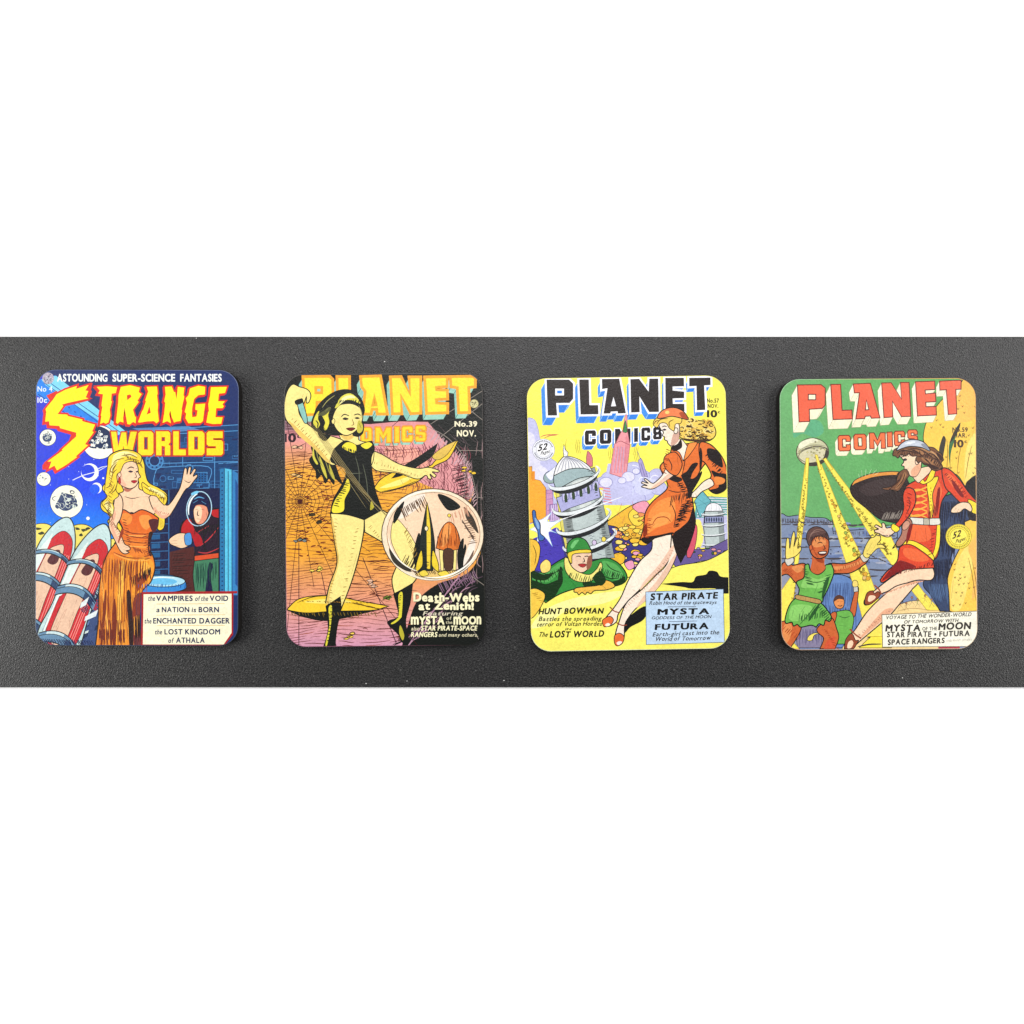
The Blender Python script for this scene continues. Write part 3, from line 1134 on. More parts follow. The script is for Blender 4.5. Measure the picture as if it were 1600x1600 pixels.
# ------------------------------------------------------------------ second plaque: orange and black
def cover_orange():
    A = Art(600.8, 796.7, 310.7, 426, 0.55, 31)
    R = random.Random(11)
    Z = (420, 560, 3.4054)
    A.frame(*Z)
    BK = (34, 36, 32)
    SK, SK2 = (248, 230, 142), (232, 196, 104)
    BR = (110, 52, 44)
    A.g("60,60 1200,60 1200,420 60,420", (226, 150, 152))
    A.g("60,420 1200,420 1200,600 60,600", ((226, 150, 152), (242, 174, 66), (0, 420), (0, 540)))
    A.g("60,600 1200,600 1200,1040 60,1040", ((242, 174, 66), (240, 168, 56), (0, 600), (0, 900)))
    A.g("60,1040 1200,1040 1200,1250 60,1250", ((240, 168, 56), (234, 158, 118), (0, 1040), (0, 1250)))
    A.g("60,1250 1200,1250 1200,1560 60,1560", ((234, 158, 118), (212, 154, 184), (0, 1250), (0, 1480)))
    # pink sky to the right of the figure
    A.f("540,470! 700,450 860,420 1000,470 1090,600 1060,760 900,700 760,640 600,560", ((236, 160, 160), (224, 154, 156), (600, 0), (1050, 0)))
    A.f("620,470 760,470 860,560 800,650 640,620", (240, 168, 150))
    # dark corner, night and fringe
    A.g("60,60 1200,60 1200,345 700,335 540,350 60,330", BK)
    A.f("840,330! 1200,330! 1200,1560! 700,1560! 740,1420 790,1290 900,1200 1060,1140 1130,1000 1050,850 1090,700 1040,560 930,440", BK)
    A.f("60,330! 230,335! 200,370 160,385 60,380!", (150, 116, 124))
    A.hatch(84, 340, 84, 400, 9, 150, 14, 4, (90, 50, 60), 5)
    A.hatch(850, 345, 1080, 560, 30, -40, 70, 6, (206, 164, 170), 14)
    A.hatch(1040, 560, 1090, 840, 34, -70, 20, 6, BK, 12)
    A.hatch(1050, 500, 1110, 760, 26, -34, 40, 4, (216, 178, 182), 12)
    A.hatch(720, 1500, 960, 1190, 44, -76, 36, 7, BK, 14)
    A.hatch(740, 1530, 1000, 1180, 30, 40, -60, 4, (196, 148, 172), 12)
    A.hatch(900, 1190, 1090, 1130, 20, 30, 60, 4, (150, 116, 140), 8)
    # flowing grain lines of the sky
    for i in range(62):
        y = 478 + i * 17.2
        x = 84
        while x < 700:
            L = R.uniform(50, 190)
            pts = []
            for k in range(5):
                t = k / 4
                xx = x + L * t
                pts.append((xx, y + 14 * math.sin(xx / 95.0 + i * .35) - (xx - 300) * .05 + R.uniform(-2.5, 2.5), 0))
            A.l(pts, R.uniform(2.2, 4.6), BR if R.random() < .8 else (160, 84, 60), n=3)
            x += L + R.uniform(6, 40)
    for i in range(30):
        x = 560 + i * 17
        for y0 in (470, 560, 640):
            L = R.uniform(40, 90)
            A.l([(x + R.uniform(-4, 4), y0, 0), (x + 16 + y0 * .01, y0 + L * .5, 0), (x + 10, y0 + L, 0)], R.uniform(2.2, 4), (134, 60, 76))
    for i in range(70):
        x, y = R.uniform(130, 330), R.uniform(560, 1050)
        w = R.uniform(10, 30)
        A.l([(x, y, 0), (x + w * .5, y + R.uniform(-6, 6), 0), (x + w, y + R.uniform(-6, 6), 0)], R.uniform(5, 9), (120, 52, 26))
    for i in range(150):
        x, y = R.uniform(560, 1060), R.uniform(440, 760)
        if (x - 600) * .5 + 430 > y - 160:
            L = R.uniform(30, 80)
            A.l([(x, y, 0), (x + 10, y + L * .5, 0), (x + 2, y + L, 0)], R.uniform(2.5, 5), (110, 48, 60))
    for i in range(150):
        x, y = R.uniform(90, 700), R.uniform(480, 1500)
        L = R.uniform(24, 90)
        A.l([(x, y, 0), (x + L * .5, y + R.uniform(-8, 4), 0), (x + L, y + R.uniform(-6, 6), 0)], R.uniform(2.5, 5.5), (96, 44, 34))
    for i in range(60):
        x, y = R.uniform(1040, 1140), R.uniform(380, 1120)
        A.l([(x, y, 0), (x + R.uniform(-14, 6), y + R.uniform(20, 60), 0), (x + R.uniform(-20, 10), y + R.uniform(60, 110), 0)], R.uniform(2, 3.5), R.choice(((126, 104, 108), (90, 84, 80), (170, 140, 140))))
    for i in range(24):
        x, y = R.uniform(860, 1130), R.uniform(350, 480)
        A.l([(x, y, 0), (x + R.uniform(20, 50), y + R.uniform(20, 50), 0)], 2.5, (150, 124, 130))
    for i in range(46):
        t = R.uniform(0, 1)
        x, y = 720 + t * 330 + R.uniform(-20, 50), 1500 - t * 330 + R.uniform(-10, 60)
        A.l([(x, y, 0), (x + 26, y - 30, 0), (x + 60, y - 44, 0)], R.uniform(2.5, 5), R.choice(((150, 112, 138), (96, 76, 90), (190, 146, 164))))
    # radiating survey lines
    cx, cy = 166, 762
    for k in range(24):
        a = k * math.pi / 12 + .1
        L = 1000 if k % 3 == 0 else 460
        A.ribbon([(cx, cy), (cx + L * math.cos(a), cy + L * math.sin(a))], 2.6, (70, 34, 28), False)
    for r in (26, 44, 64, 84, 106, 130, 158, 190):
        A.ribbon([(cx + r * (1 - .06 * (k % 2)) * math.cos(k * math.pi / 12), cy + r * (1 - .06 * (k % 2)) * math.sin(k * math.pi / 12)) for k in range(25)],
                 2.2, (80, 40, 30), False)
    A.ls("160,980 160,1530|280,1140 360,1540|500,1060 680,1520", 4, (70, 40, 50), False)
    A.ls("860,350 1140,170|900,430 1150,230|1010,490 1140,490|1080,1160 1150,1210|1060,1400 1120,1500|1040,250 1140,330|840,360 960,430 1060,560 1110,740|1010,730 1140,742", 3, (150, 140, 130), False)
    # yellow rocket hulls
    A.f("96,1336! 170,1276 330,1262 480,1290 640,1318! 520,1352 330,1392 190,1376", (248, 206, 60), 5)
    A.f("96,1336! 200,1352 330,1344 520,1340 560,1340 330,1396 190,1378", BK)
    A.f("190,1296 330,1278 440,1296 330,1306", (252, 232, 120))
    A.hatch(430, 1300, 560, 1330, 14, 60, 6, 4, (110, 80, 30), 4)
    A.ls("150,1300 240,1268 350,1262", 5, (70, 60, 30))
    A.f("560,690! 600,640 680,600 790,590 860,570 890,540 1012,428! 960,530 880,575 800,650 700,690 600,712", (250, 206, 60), 5)
    A.f("650,640! 720,570 800,520 900,450! 870,520 800,570 720,620", BK)
    A.f("870,520 930,470 1000,436! 950,510 900,540", (226, 190, 90), 3)
    A.f("590,690 680,650 780,620 700,672", (252, 236, 130))
    A.ls("700,640 715,670|740,625 755,655|780,610 795,640|830,590 850,610|600,708 690,690 790,650", 5, (80, 60, 30))
    # little drifting wreckage
    for x, y, c in ((160, 470, (240, 190, 150)), (145, 625, (236, 190, 120)), (250, 850, (70, 60, 40)), (170, 970, (120, 130, 130)), (250, 1130, (250, 220, 90)),
                    (545, 1195, (236, 190, 160)), (630, 1275, (110, 130, 50)), (430, 1480, (246, 206, 90)), (1060, 600, (250, 206, 60))):
        a = R.uniform(-1, 1)
        for k in range(5):
            u = R.uniform(-34, 34)
            v = R.uniform(-9, 9)
            px, py = x + u * math.cos(a) - v * math.sin(a), y + u * math.sin(a) + v * math.cos(a)
            A.f([(px + R.uniform(7, 18) * math.cos(j * 1.25 + a), py + R.uniform(4, 10) * math.sin(j * 1.25 + a), 0) for j in range(5)], c, 2.5)
        A.ls("%d,%d %d,%d %d,%d" % (x - 30, y + 12, x, y, x + 34, y - 18), 4)

    # ---- title
    A.part = "title_lettering"
    A.frame(440, 575, 10)
    TEAL, TEAL2, YEL, OR = (140, 196, 180), (156, 208, 188), (255, 232, 62), (244, 166, 50)
    o2 = 1600
    P1 = [("340,140 750,135 795,180 800,480 750,525 550,530 540,720 365,730", ["530,300 632,300 632,392 530,392"], (-70, 115)),
          ("870,140 1055,140 1060,600 1230,600 1230,720 890,720", [], (-70, 115)),
          ("1240,140 1540,130 1650,715 1500,715 1490,640 1410,640 1395,715 1270,715 1310,370 1255,290", ["1450,430 1482,580 1420,585"], (-65, 115)),
          ("1705,145 1865,140 2010,420 1995,145 2170,145 2170,700 2020,710 1865,430 1875,710 1735,710", [], (-65, 115)),
          ("2240,145 2585,140 2580,285 2415,300 2420,345 2585,350 2590,480 2415,490 2420,550 2590,560 2590,695 2270,705", [], (-60, 105)),
          ("2640,140 2990,135 3025,170 3020,290 2920,300 2930,690 2770,695 2750,305 2650,290", [], (-55, 95))]
    A.block(P1, YEL, (TEAL, TEAL2), OR, 34, None, ((60, 84, 80), 7), (OR, 54))
    A.part = "subtitle_lettering"
    cm = []
    for ch, x0, x1, y0, y1 in (('C', 1010, 1190, 940, 1170), ('O', 1240, 1410, 930, 1165), ('M', 1465, 1712, 925, 1162), ('I', 1768, 1840, 918, 1160),
                               ('C', 1880, 2050, 910, 1150), ('S', 2090, 2255, 900, 1142)):
        o, h = fit(ch, x0, y0, x1, y1)
        cm.append((o, h, (-28, 50)))
    A.block(cm, (254, 212, 50), (TEAL, TEAL2), (240, 160, 50), 16, None, ((70, 90, 84), 5), ((230, 150, 60), 30))
    A.part = "issue_lettering"
    A.frame(*Z)
    A.text("No.39", 990, 1107, 362, 27, (250, 242, 206), .035)
    A.text("NOV.", 1002, 1101, 414, 31, (250, 242, 206), .035)
    A.text("10", 84, 142, 444, 42, (52, 36, 44), .04)
    A.text("c", 152, 172, 424, 24, (52, 36, 44), .02)
    A.part = "round_seal"
    A.e(1093, 241, 23, None, (212, 206, 150), 0, 3, (120, 112, 80))
    for k in range(20):
        A.e(1093 + R.uniform(-14, 14), 241 + R.uniform(-14, 14), R.uniform(1.5, 4), R.uniform(1.5, 3), (126, 118, 84))

    # ---- tall woman explorer in black
    A.part = "printed_cover"
    # loose hair behind the shoulder
    A.f("250,430 226,470 236,510 216,540 236,580 250,600 256,640 282,620 300,664 320,640 346,670 352,640 390,668 372,620 350,560 300,470", BK, 4)
    A.f("238,470 244,520 262,560 250,560 232,520", (214, 204, 76))
    A.f("270,520 300,590 310,640 290,610 276,570", (206, 196, 76))
    A.f("320,560 346,620 352,650 330,620", (190, 180, 70))
    A.ls("250,470 262,530 290,580|260,590 272,610|300,540 320,600 340,640", 5, (150, 146, 80))
    # far arm, stretched out
    A.f("530,495 590,505 690,560 790,585 850,580 905,596 898,606 870,604 890,622 880,634 858,616 866,640 850,640 835,622 790,642 690,612 560,590", SK, 5)
    A.ls("600,540 606,560|830,600 850,608|835,612 855,622|590,590 680,604 760,628", 4, (150, 110, 50))
    # torso and neck
    A.f("330,470 380,430 370,390 470,395 480,435 540,450 560,480 550,560 500,620 420,600", SK, 4)
    A.f("380,400 420,412 460,400 440,430 400,430", SK2)
    # raised arm with a small lamp
    A.f("84,230 100,170 128,138 160,150 205,165 224,195 214,232 200,236 200,205 186,240 176,214 160,240 165,300 220,360 310,405 400,440 420,500 370,560 320,560 270,490 190,410 110,350 84,300", SK, 5)
    A.f("105,330 190,405 270,485 330,556 300,545 240,480 160,410", SK2)
    A.ls("176,214 184,190|200,205 206,184|160,240 150,210|165,300 172,310|320,556 350,480 400,450", 4, (120, 86, 40))
    A.f("150,236 178,228 206,330 186,338", (140, 196, 186), 4)
    A.f("140,226 176,214 180,234 148,246", BK, 2)
    # one piece suit
    A.f("350,480! 400,440 440,448 470,462 510,448 548,440! 562,480 545,530 548,600 566,700 600,800! 560,840 510,860! 430,832 328,826! 345,750 400,650 408,590 350,560 330,540", BK, 5)
    A.f("390,470 420,446 462,462 460,500 420,492", (244, 226, 66))
    A.f("490,462 530,446 550,460 520,482", (244, 226, 66))
    A.f("420,640 432,690 404,750 396,812 338,818 350,760 395,690", (244, 226, 66))
    A.f("545,760 560,790 540,806", (190, 180, 60))
    A.ls("460,520 480,600 480,700|500,560 520,650 530,760|400,600 440,612 500,610", 4, (96, 100, 84))
    # legs
    A.f("328,824! 420,832 508,858! 504,930 480,1050 440,1190 384,1336! 302,1300! 322,1210 362,1090 350,980", SK, 6)
    A.f("340,850 360,980 372,1090 330,1230 318,1300 306,1300 330,1200 366,1090 352,980 334,870", SK2)
    A.f("508,858! 602,806! 690,860 770,950 806,1060 790,1160 758,1206! 668,1252! 656,1170 690,1060 620,990 510,924!", SK, 6)
    A.ls("400,1170 420,1180|395,1150 400,1160|470,1040 440,1150|690,1060 676,1090|505,900 520,925", 4, (130, 96, 44))
    A.f("304,1318! 380,1268! 384,1336 362,1440 352,1540! 290,1540! 316,1440", BK, 4)
    A.f("318,1330 336,1320 330,1420 312,1520 302,1520 322,1420", (224, 214, 66))
    A.f("664,1256! 766,1196! 752,1300 728,1400 744,1500 712,1512 690,1470 636,1416 640,1396 690,1374 680,1310", BK, 4)
    A.f("690,1262 712,1250 708,1360 700,1384 668,1410 650,1410 690,1370", (224, 214, 66))
    A.f("700,1420 720,1470 712,1500 694,1460", (190, 180, 60))
    # head: long dark waves with bright lights
    A.f("226,352 240,300 262,250 318,196 380,168 440,170 486,206 510,270 498,320 506,360 500,398 476,416 448,410 440,400 360,410 320,404 290,392 250,386", BK, 3)
    A.f("336,300 360,255 430,240 484,262 500,310 488,352 456,392 412,410 376,394 350,360", SK, 5)
    A.ls("385,312 402,298 428,306|452,302 474,296 490,304", 6)
    A.f("392,322 406,314 426,322 408,328", (50, 44, 40))
    A.f("456,318 470,312 484,318 470,323", (50, 44, 40))
    A.ls("442,320 452,350 438,356|380,360 392,384|404,328 420,330", 4, (120, 80, 40))
    A.f("412,374 436,368 460,372 438,386", (110, 36, 36), 2)
    A.e(343, 334, 9, 15, SK, 0, 3)
    A.f("330,300 338,252 372,214 420,204 470,222 500,270 470,250 440,236 400,240 366,262 346,300 338,330", BK)
    A.f("352,262 384,206 430,186 470,210 486,240 440,222 400,226 370,256", (226, 218, 84))
    A.f("372,240 398,206 440,196 460,210 420,214 390,236", (250, 242, 170))
    A.f("236,340 250,300 268,280 262,320 272,350 258,372 246,360", (226, 216, 76))
    A.f("284,300 306,272 330,262 316,300 322,340 306,380 290,372 300,340", (226, 216, 76))
    A.f("262,300 290,270 330,262 318,286 290,306", (90, 92, 60))
    A.f("478,330 498,350 500,380 482,398 468,380", (206, 196, 76))
    A.ls("250,330 262,346 258,370|276,300 282,340 296,380|268,290 300,268 326,240|292,372 330,392|330,230 372,196 420,182|480,345 492,372", 7, BK)
    A.ls("284,262 312,226 352,196|300,282 322,260|478,250 494,290 490,320|256,310 270,300", 4, (176, 170, 100))
    A.f("330,410 300,404 260,384 270,420 300,440", BK)
    for k in range(9):
        A.l([(200 + k * 8, 330 + k * 5, 0), (360 + k * 34, 560 + k * 36, 0), (520 + k * 40, 800 + k * 16, 0)], 2, (92, 74, 40) if k % 2 else (176, 160, 110))

    A.hatch(120, 330, 300, 520, 16, 16, -16, 3.5, (150, 110, 50), 5)
    A.hatch(350, 850, 320, 1290, 24, 20, 4, 3.5, (150, 110, 50), 5)
    A.hatch(480, 900, 400, 1280, 18, -18, 2, 3.5, (150, 110, 50), 5)
    A.hatch(530, 900, 660, 1040, 14, 14, -14, 3.5, (150, 110, 50), 5)
    A.hatch(560, 560, 790, 630, 14, 4, -16, 3.5, (150, 110, 50), 4)
    A.hatch(345, 780, 400, 660, 12, 30, 6, 6, BK, 5)
    A.hatch(400, 470, 460, 490, 7, 4, 22, 6, BK, 5)
    A.hatch(330, 1310, 310, 1500, 12, 18, 2, 5, BK, 5)
    A.hatch(706, 1260, 690, 1380, 10, -16, 4, 5, BK, 5)
    A.hatch(350, 220, 480, 220, 14, -8, 26, 5, BK, 6)
    A.hatch(120, 1350, 560, 1350, 26, 10, 26, 5, (120, 100, 40), 4)
    A.hatch(180, 1290, 520, 1300, 20, 16, 4, 4, (150, 110, 40), 4)

    # ---- glass globe with a little skyline inside
    A.e(872, 937, 272, 244, (244, 226, 196), 0, 5, (70, 54, 44))
    A.e(876, 935, 248, 222, (246, 212, 178), 0, 3, (150, 110, 84))
    A.f("660,870 690,860 760,950 806,1060 780,1120 730,1110 680,1040 650,960", SK, 3)
    A.f("690,780 740,745 830,722 800,790 730,840 690,850", (248, 232, 214))
    A.f("900,722 960,740 1020,790 960,810 920,770", BK)
    A.f("1040,790 1090,850 1116,930 1085,900 1050,850", (70, 62, 54))
    A.f("670,820 720,760 700,830 665,880", BK)
    A.f("640,1010 680,1060 760,1130 720,1126 660,1080", (60, 56, 50))
    A.f("1080,960 1100,1000 1060,1080 1000,1130 1040,1060", (250, 236, 220))
    A.f("960,1140 1040,1100 1090,1020 1070,1090 1010,1146", (110, 90, 80))
    A.hatch(700, 800, 820, 730, 18, 26, 60, 6, (96, 70, 50), 12)
    A.hatch(1080, 860, 1110, 980, 12, -50, 10, 5, (110, 80, 60), 8)
    A.hatch(700, 1100, 800, 1150, 12, 30, -60, 6, (60, 50, 40), 10)
    A.hatch(960, 830, 1060, 780, 12, 16, 60, 5, (214, 160, 130), 10)
    A.f("780,1150 840,1128 930,1126 1000,1130 1010,1140 930,1172 850,1170", (232, 196, 120), 3)
    # a standing ship and a domed hut among dark plants
    A.f("790,1130 770,1060 782,980 800,930 812,990 816,1070 812,1134", BK, 3)
    A.f("812,1130! 800,1060 806,960 826,850 842,766! 862,850 880,960 884,1060 872,1130!", (44, 50, 46), 4)
    A.f("842,772! 854,850 862,960 858,1120! 842,1120! 840,900", (240, 208, 66))
    A.f("812,1020 786,1090 782,1140! 818,1100", (236, 206, 60), 4)
    A.f("874,1020 902,1090 904,1140! 868,1100", (236, 206, 60), 4)
    A.e(838, 905, 10, 13, (246, 230, 190), 0, 4)
    A.ls("812,980 876,980|808,1050 880,1050|826,850 862,850", 4)
    A.f("890,1010! 905,940 930,890 960,870 990,892 1014,950 1020,1014! 950,1024", (222, 120, 54), 4)
    A.f("930,900 958,880 970,910 950,980 920,1000", (240, 156, 84))
    A.f("906,1018! 916,1130! 930,1130! 930,1022!", SK, 3)
    A.f("985,1020! 980,1126! 996,1128! 1000,1018!", SK, 3)
    A.f("930,1022 980,1022 976,1120 936,1120", (84, 60, 48), 3)
    A.ls("960,872 956,940 950,1020|930,892 916,960 910,1010|990,894 1000,960 1002,1014|960,840 960,872", 4)
    A.e(960, 836, 9, 9, (240, 214, 90), 0, 3)
    A.f("1010,1120 1004,1040 1020,980 1036,960 1034,1020 1044,990 1050,1010 1036,1070 1030,1124", BK, 3)
    A.hatch(812, 1000, 830, 1120, 10, 26, 4, 5, (20, 20, 20), 6)
    A.hatch(900, 1000, 1010, 1000, 14, -4, -60, 4, (130, 60, 30), 6)
    A.hatch(770, 1130, 1030, 1130, 24, 14, 22, 5, (70, 50, 36), 8)
    A.f("800,1140 830,1126 850,1150 816,1160", (240, 214, 80), 3)
    A.f("900,1142 940,1130 960,1150 920,1160", (240, 214, 80), 3)
    A.hatch(720, 930, 770, 1060, 14, 20, -30, 4, (150, 120, 60), 10)
    A.hatch(1030, 860, 1080, 940, 12, 20, 40, 5, (90, 70, 60), 10)
    A.arc(872, 937, 262, 234, 200, 285, 9, (255, 250, 236))
    A.arc(872, 937, 258, 230, 20, 100, 9, (255, 250, 236))
    A.arc(872, 937, 236, 208, 110, 175, 7, (255, 248, 230))
    A.arc(872, 937, 270, 242, 30, 140, 5, (250, 240, 220))
    # ---- foot text
    A.part = "caption_lettering"
    CW, SH = (252, 246, 200), (60, 50, 40)
    for dx, dy, c, b in ((4, 4, (30, 30, 28), .07), (0, 0, CW, .055)):
        A.text("Death-Webs", 772 + dx, 1118 + dx, 1292 + dy, 42, c, b, gap=.06, jit=.8)
        A.text("at Zenith!", 800 + dx, 1088 + dx, 1336 + dy, 38, c, b, gap=.06, jit=.8)
        A.text("µYSTA", 758 + dx, 932 + dx, 1414 + dy, 40, c, b * 1.15, gap=.05, jit=.6)
        A.text("µOOη", 985 + dx, 1128 + dx, 1414 + dy, 40, c, b * 1.15, gap=.05, jit=.6)
    A.text("Featuring", 820, 1028, 1367, 21, (214, 206, 180), .012, .35)
    A.text("of", 946, 972, 1390, 16, (200, 194, 160), .02)
    A.text("the", 942, 976, 1412, 16, (200, 194, 160), .02)
    A.text("also", 758, 800, 1447, 19, (226, 216, 180), .015, .2)
    A.text("STAR PIRATE-SPACE", 810, 1106, 1447, 24, CW, .035, .15)
    A.text("RANGERS", 757, 894, 1481, 24, CW, .035, .15)
    A.text("and many others.", 904, 1112, 1480, 18, (214, 206, 170), .015, .2)
    A.part = "printed_cover"

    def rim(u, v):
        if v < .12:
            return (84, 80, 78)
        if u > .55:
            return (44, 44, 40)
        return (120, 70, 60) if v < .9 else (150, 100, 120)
    return plaque(A, "comic_plaque", "orange and black printed plaque with a tall figure in black beside a glass globe", rim)


cover_orange()
# ------------------------------------------------------------------ third plaque: bright yellow
def cover_yellow():
    A = Art(981.8, 802.3, 311, 427, 1.0, 31)
    R = random.Random(21)
    Z = (800, 560, 3.4054)
    A.frame(*Z)
    YL = (252, 242, 98)
    LAV, LAV2 = (196, 196, 232), (224, 222, 242)
    PK = (240, 160, 166)
    SK, SK2 = (250, 232, 212), (238, 198, 172)
    A.g("40,60 1220,60 1220,1600 40,1600", YL)
    # smoke on the left
    A.f("60,330! 90,316 122,330 140,380 150,430 178,470 200,470 196,520 240,560 215,610 250,640 220,720 240,800 60,900!", LAV, 2.5, (150, 150, 200))
    A.f("70,420 110,400 130,450 170,500 150,560 190,600 150,680 80,700", LAV2)
    A.ls("150,420 180,408 250,404|170,425 200,412 240,408", 5, (206, 110, 90))
    # far city
    A.g("84,578 106,574 106,640 150,650 180,690 182,850 84,880", (246, 172, 60), (), 3, (150, 96, 40))
    A.g("106,600 122,600 122,650 106,650", (236, 150, 50))
    A.g("182,700 215,700 222,850 182,860", (206, 150, 190), (), 2.5, (120, 90, 150))
    A.g("200,780 260,770 262,860 200,870", (214, 190, 226), (), 2.5, (90, 70, 140))
    for i in range(6):
        A.ls("%d,775 %d,862" % (206 + i * 10, 204 + i * 10), 3, (110, 80, 150), False)
    A.ls("186,720 214,716|186,750 216,746|186,780 216,776|186,810 218,806", 3, (160, 110, 160), False)
    for x, y, n in ((345, 430, 3), (520, 470, 3), (655, 470, 3), (560, 470, 2), (290, 430, 1)):
        for k in range(n):
            A.l([(x + k * 9, y, 0), (x - 6 + k * 9, y + 40, 0), (x + 3 + k * 9, y + 80, 0)], 3, (170, 160, 60))
    A.f("398,575! 396,530 400,500! 404,492! 416,505! 428,530 428,575!", (214, 120, 130), 3, (130, 70, 80))

    # ---- title before the towers
    BLUE, BLUE2, WH = (70, 146, 232), (52, 130, 226), (250, 250, 255)
    BLK3 = (50, 44, 42)
    A.part = "title_lettering"
    A.frame(820, 580, 10)
    T3 = [("340,132 690,132 755,195 755,430 700,495 490,497 505,692 360,692", ["475,272 612,272 612,378 475,378"], (-85, 152)),
          ("850,130 1000,130 1010,530 1145,530 1150,672 872,676", [], (-72, 138)),
          ("1205,122 1475,118 1580,655 1455,660 1450,626 1345,630 1335,660 1232,662 1292,264 1208,282", ["1386,400 1426,545 1346,550"], (-66, 128)),
          ("1650,125 1785,120 1935,320 1945,118 2085,115 2095,635 1945,638 1790,392 1795,640 1662,645", [], (-58, 114)),
          ("2195,105 2485,103 2488,235 2310,240 2310,302 2490,320 2490,420 2310,426 2315,510 2492,510 2495,625 2200,632", [], (-52, 106)),
          ("2568,105 2900,100 2902,215 2802,222 2820,605 2690,610 2682,230 2570,236", [], (-48, 92))]
    A.block(T3, BLK3, (BLUE, BLUE2), WH, 0, None, ((160, 206, 250), 9), (WH, 62))
    A.part = "subtitle_lettering"
    cm = []
    for ch, x0, x1, y0, y1 in (('C', 938, 1112, 928, 1152), ('O', 1172, 1352, 916, 1138), ('M', 1410, 1650, 902, 1124), ('I', 1708, 1768, 892, 1108),
                               ('C', 1822, 1960, 884, 1090), ('S', 2005, 2140, 878, 1068)):
        o, h = fit(ch, x0, y0, x1, y1, -6)
        cm.append((o, h, (-44, 78)))
    A.block(cm, (40, 36, 38), (BLUE, BLUE2), WH, 0, None, ((170, 210, 250), 6), (WH, 36))
    A.part = "issue_lettering"
    A.frame(*Z)
    TX = (48, 44, 30)
    A.text("No.57", 1038, 1100, 235, 21, TX, .035)
    A.text("NOV.", 1042, 1097, 263, 20, TX, .035)
    A.text("10", 1040, 1089, 312, 35, TX, .045)
    A.text("c", 1096, 1108, 292, 16, TX, .02)
    A.part = "printed_cover"

    # clouds behind the towers
    for x, y, r in ((520, 640, 46), (560, 620, 40), (600, 655, 52), (648, 590, 48), (690, 640, 56), (745, 650, 50), (770, 620, 40), (620, 700, 60), (540, 700, 54), (700, 710, 60), (480, 660, 36), (780, 690, 44), (590, 740, 50), (660, 745, 50)):
        A.e(x, y, r, r * .82, LAV, 0, 3, (150, 150, 204))
    for x, y, r in ((560, 650, 44), (640, 640, 50), (700, 690, 50), (600, 710, 50), (740, 660, 30)):
        A.e(x, y, r, r * .75, (206, 208, 238))
    for x, y, r in ((530, 640, 22), (650, 590, 26), (700, 650, 24), (760, 640, 22), (600, 660, 26), (560, 620, 20)):
        A.arc(x, y, r, r * .8, 150, 330, 4, (246, 244, 252))
        A.arc(x + 8, y + 8, r, r * .8, -20, 100, 3, (130, 130, 190))
    A.g("510,560 640,560 640,780 470,780", LAV)
    # pink skyscraper
    A.g("545,455 552,452 576,400 590,380 603,300 612,300 614,384 622,430 628,460 606,640 520,612", PK, (), 3, (170, 90, 100))
    A.g("590,392 600,340 606,330 614,390 606,396", (70, 140, 80), (), 2.5)
    A.g("606,400 620,430 626,460 612,560 598,560 604,450", (226, 140, 150))
    for i in range(9):
        A.ls("%d,470 %d,610" % (548 + i * 7, 528 + i * 8.5), 3, (176, 160, 200) if i % 2 else (206, 120, 140), False)
    A.ls("548,456 576,440 606,452 628,462", 4, (170, 90, 100))
    # lilac tower
    A.g("672,545 684,530 694,545 722,630 692,628", (170, 160, 206), (), 3, (110, 100, 160))
    A.ls("668,495 682,535|686,560 706,625", 3, (110, 100, 150), False)
    for i in range(7):
        A.g([(462 + i * 4, 668 + i * 15), (520 + i * 2, 676 + i * 15), (520 + i * 2, 682 + i * 15), (462 + i * 4, 674 + i * 15)], (222, 140, 150))
    for x, y, r in ((500, 660, 34), (620, 630, 34), (660, 600, 20), (585, 650, 22)):
        A.e(x, y, r, r * .8, LAV2, 0, 3, (150, 150, 204))
    # rubble hills
    A.f("230,930! 300,900 420,880 520,860 600,830 660,790 720,770! 760,1040! 650,1120 560,1090 300,1260! 100,1270! 100,1000! 160,960", (66, 62, 128), 3)
    A.f("110,960! 180,930 240,900 262,960 280,1080 250,1130 180,1140 110,1120!", (78, 66, 176))
    A.f("500,880 560,830 640,780 700,765 730,830 700,940 660,1000 620,960 560,900", (240, 186, 66), 4)
    A.f("620,830 660,790 720,770 716,840 680,890 640,880", (248, 214, 80), 3)
    A.f("640,790 690,760 726,770 730,830 690,830", (240, 160, 180), 3)
    for i in range(46):
        x, y = R.uniform(515, 720), R.uniform(800, 960)
        if y > 1250 - .62 * x:
            w = R.uniform(8, 22)
            A.f([(x + w * math.cos(k * 1.1) * R.uniform(.7, 1.1), y + w * .6 * math.sin(k * 1.1) * R.uniform(.7, 1.1), 0) for k in range(6)],
                R.choice(((248, 210, 80), (232, 170, 56), (250, 226, 120), (236, 150, 90))), 3)
    for i in range(26):
        x, y = R.uniform(550, 710), R.uniform(960, 1110)
        w = R.uniform(10, 30)
        A.f([(x + w * math.cos(k * 1.1) * R.uniform(.7, 1.1), y + w * .6 * math.sin(k * 1.1) * R.uniform(.7, 1.1), 0) for k in range(6)],
            R.choice(((244, 190, 60), (244, 190, 60), (250, 226, 120), (232, 160, 190))), 4)
    A.f("520,1060 560,1035 600,1050 590,1090 540,1095", (244, 190, 60), 4)
    A.f("600,1090 640,1075 650,1110 620,1125", (236, 160, 190), 3)
    A.ls("560,820 580,850|585,770 560,840|600,840 585,880|640,760 650,800", 6, (196, 70, 80))
    # ringed tower
    SI, SI2 = (188, 200, 198), (214, 220, 216)
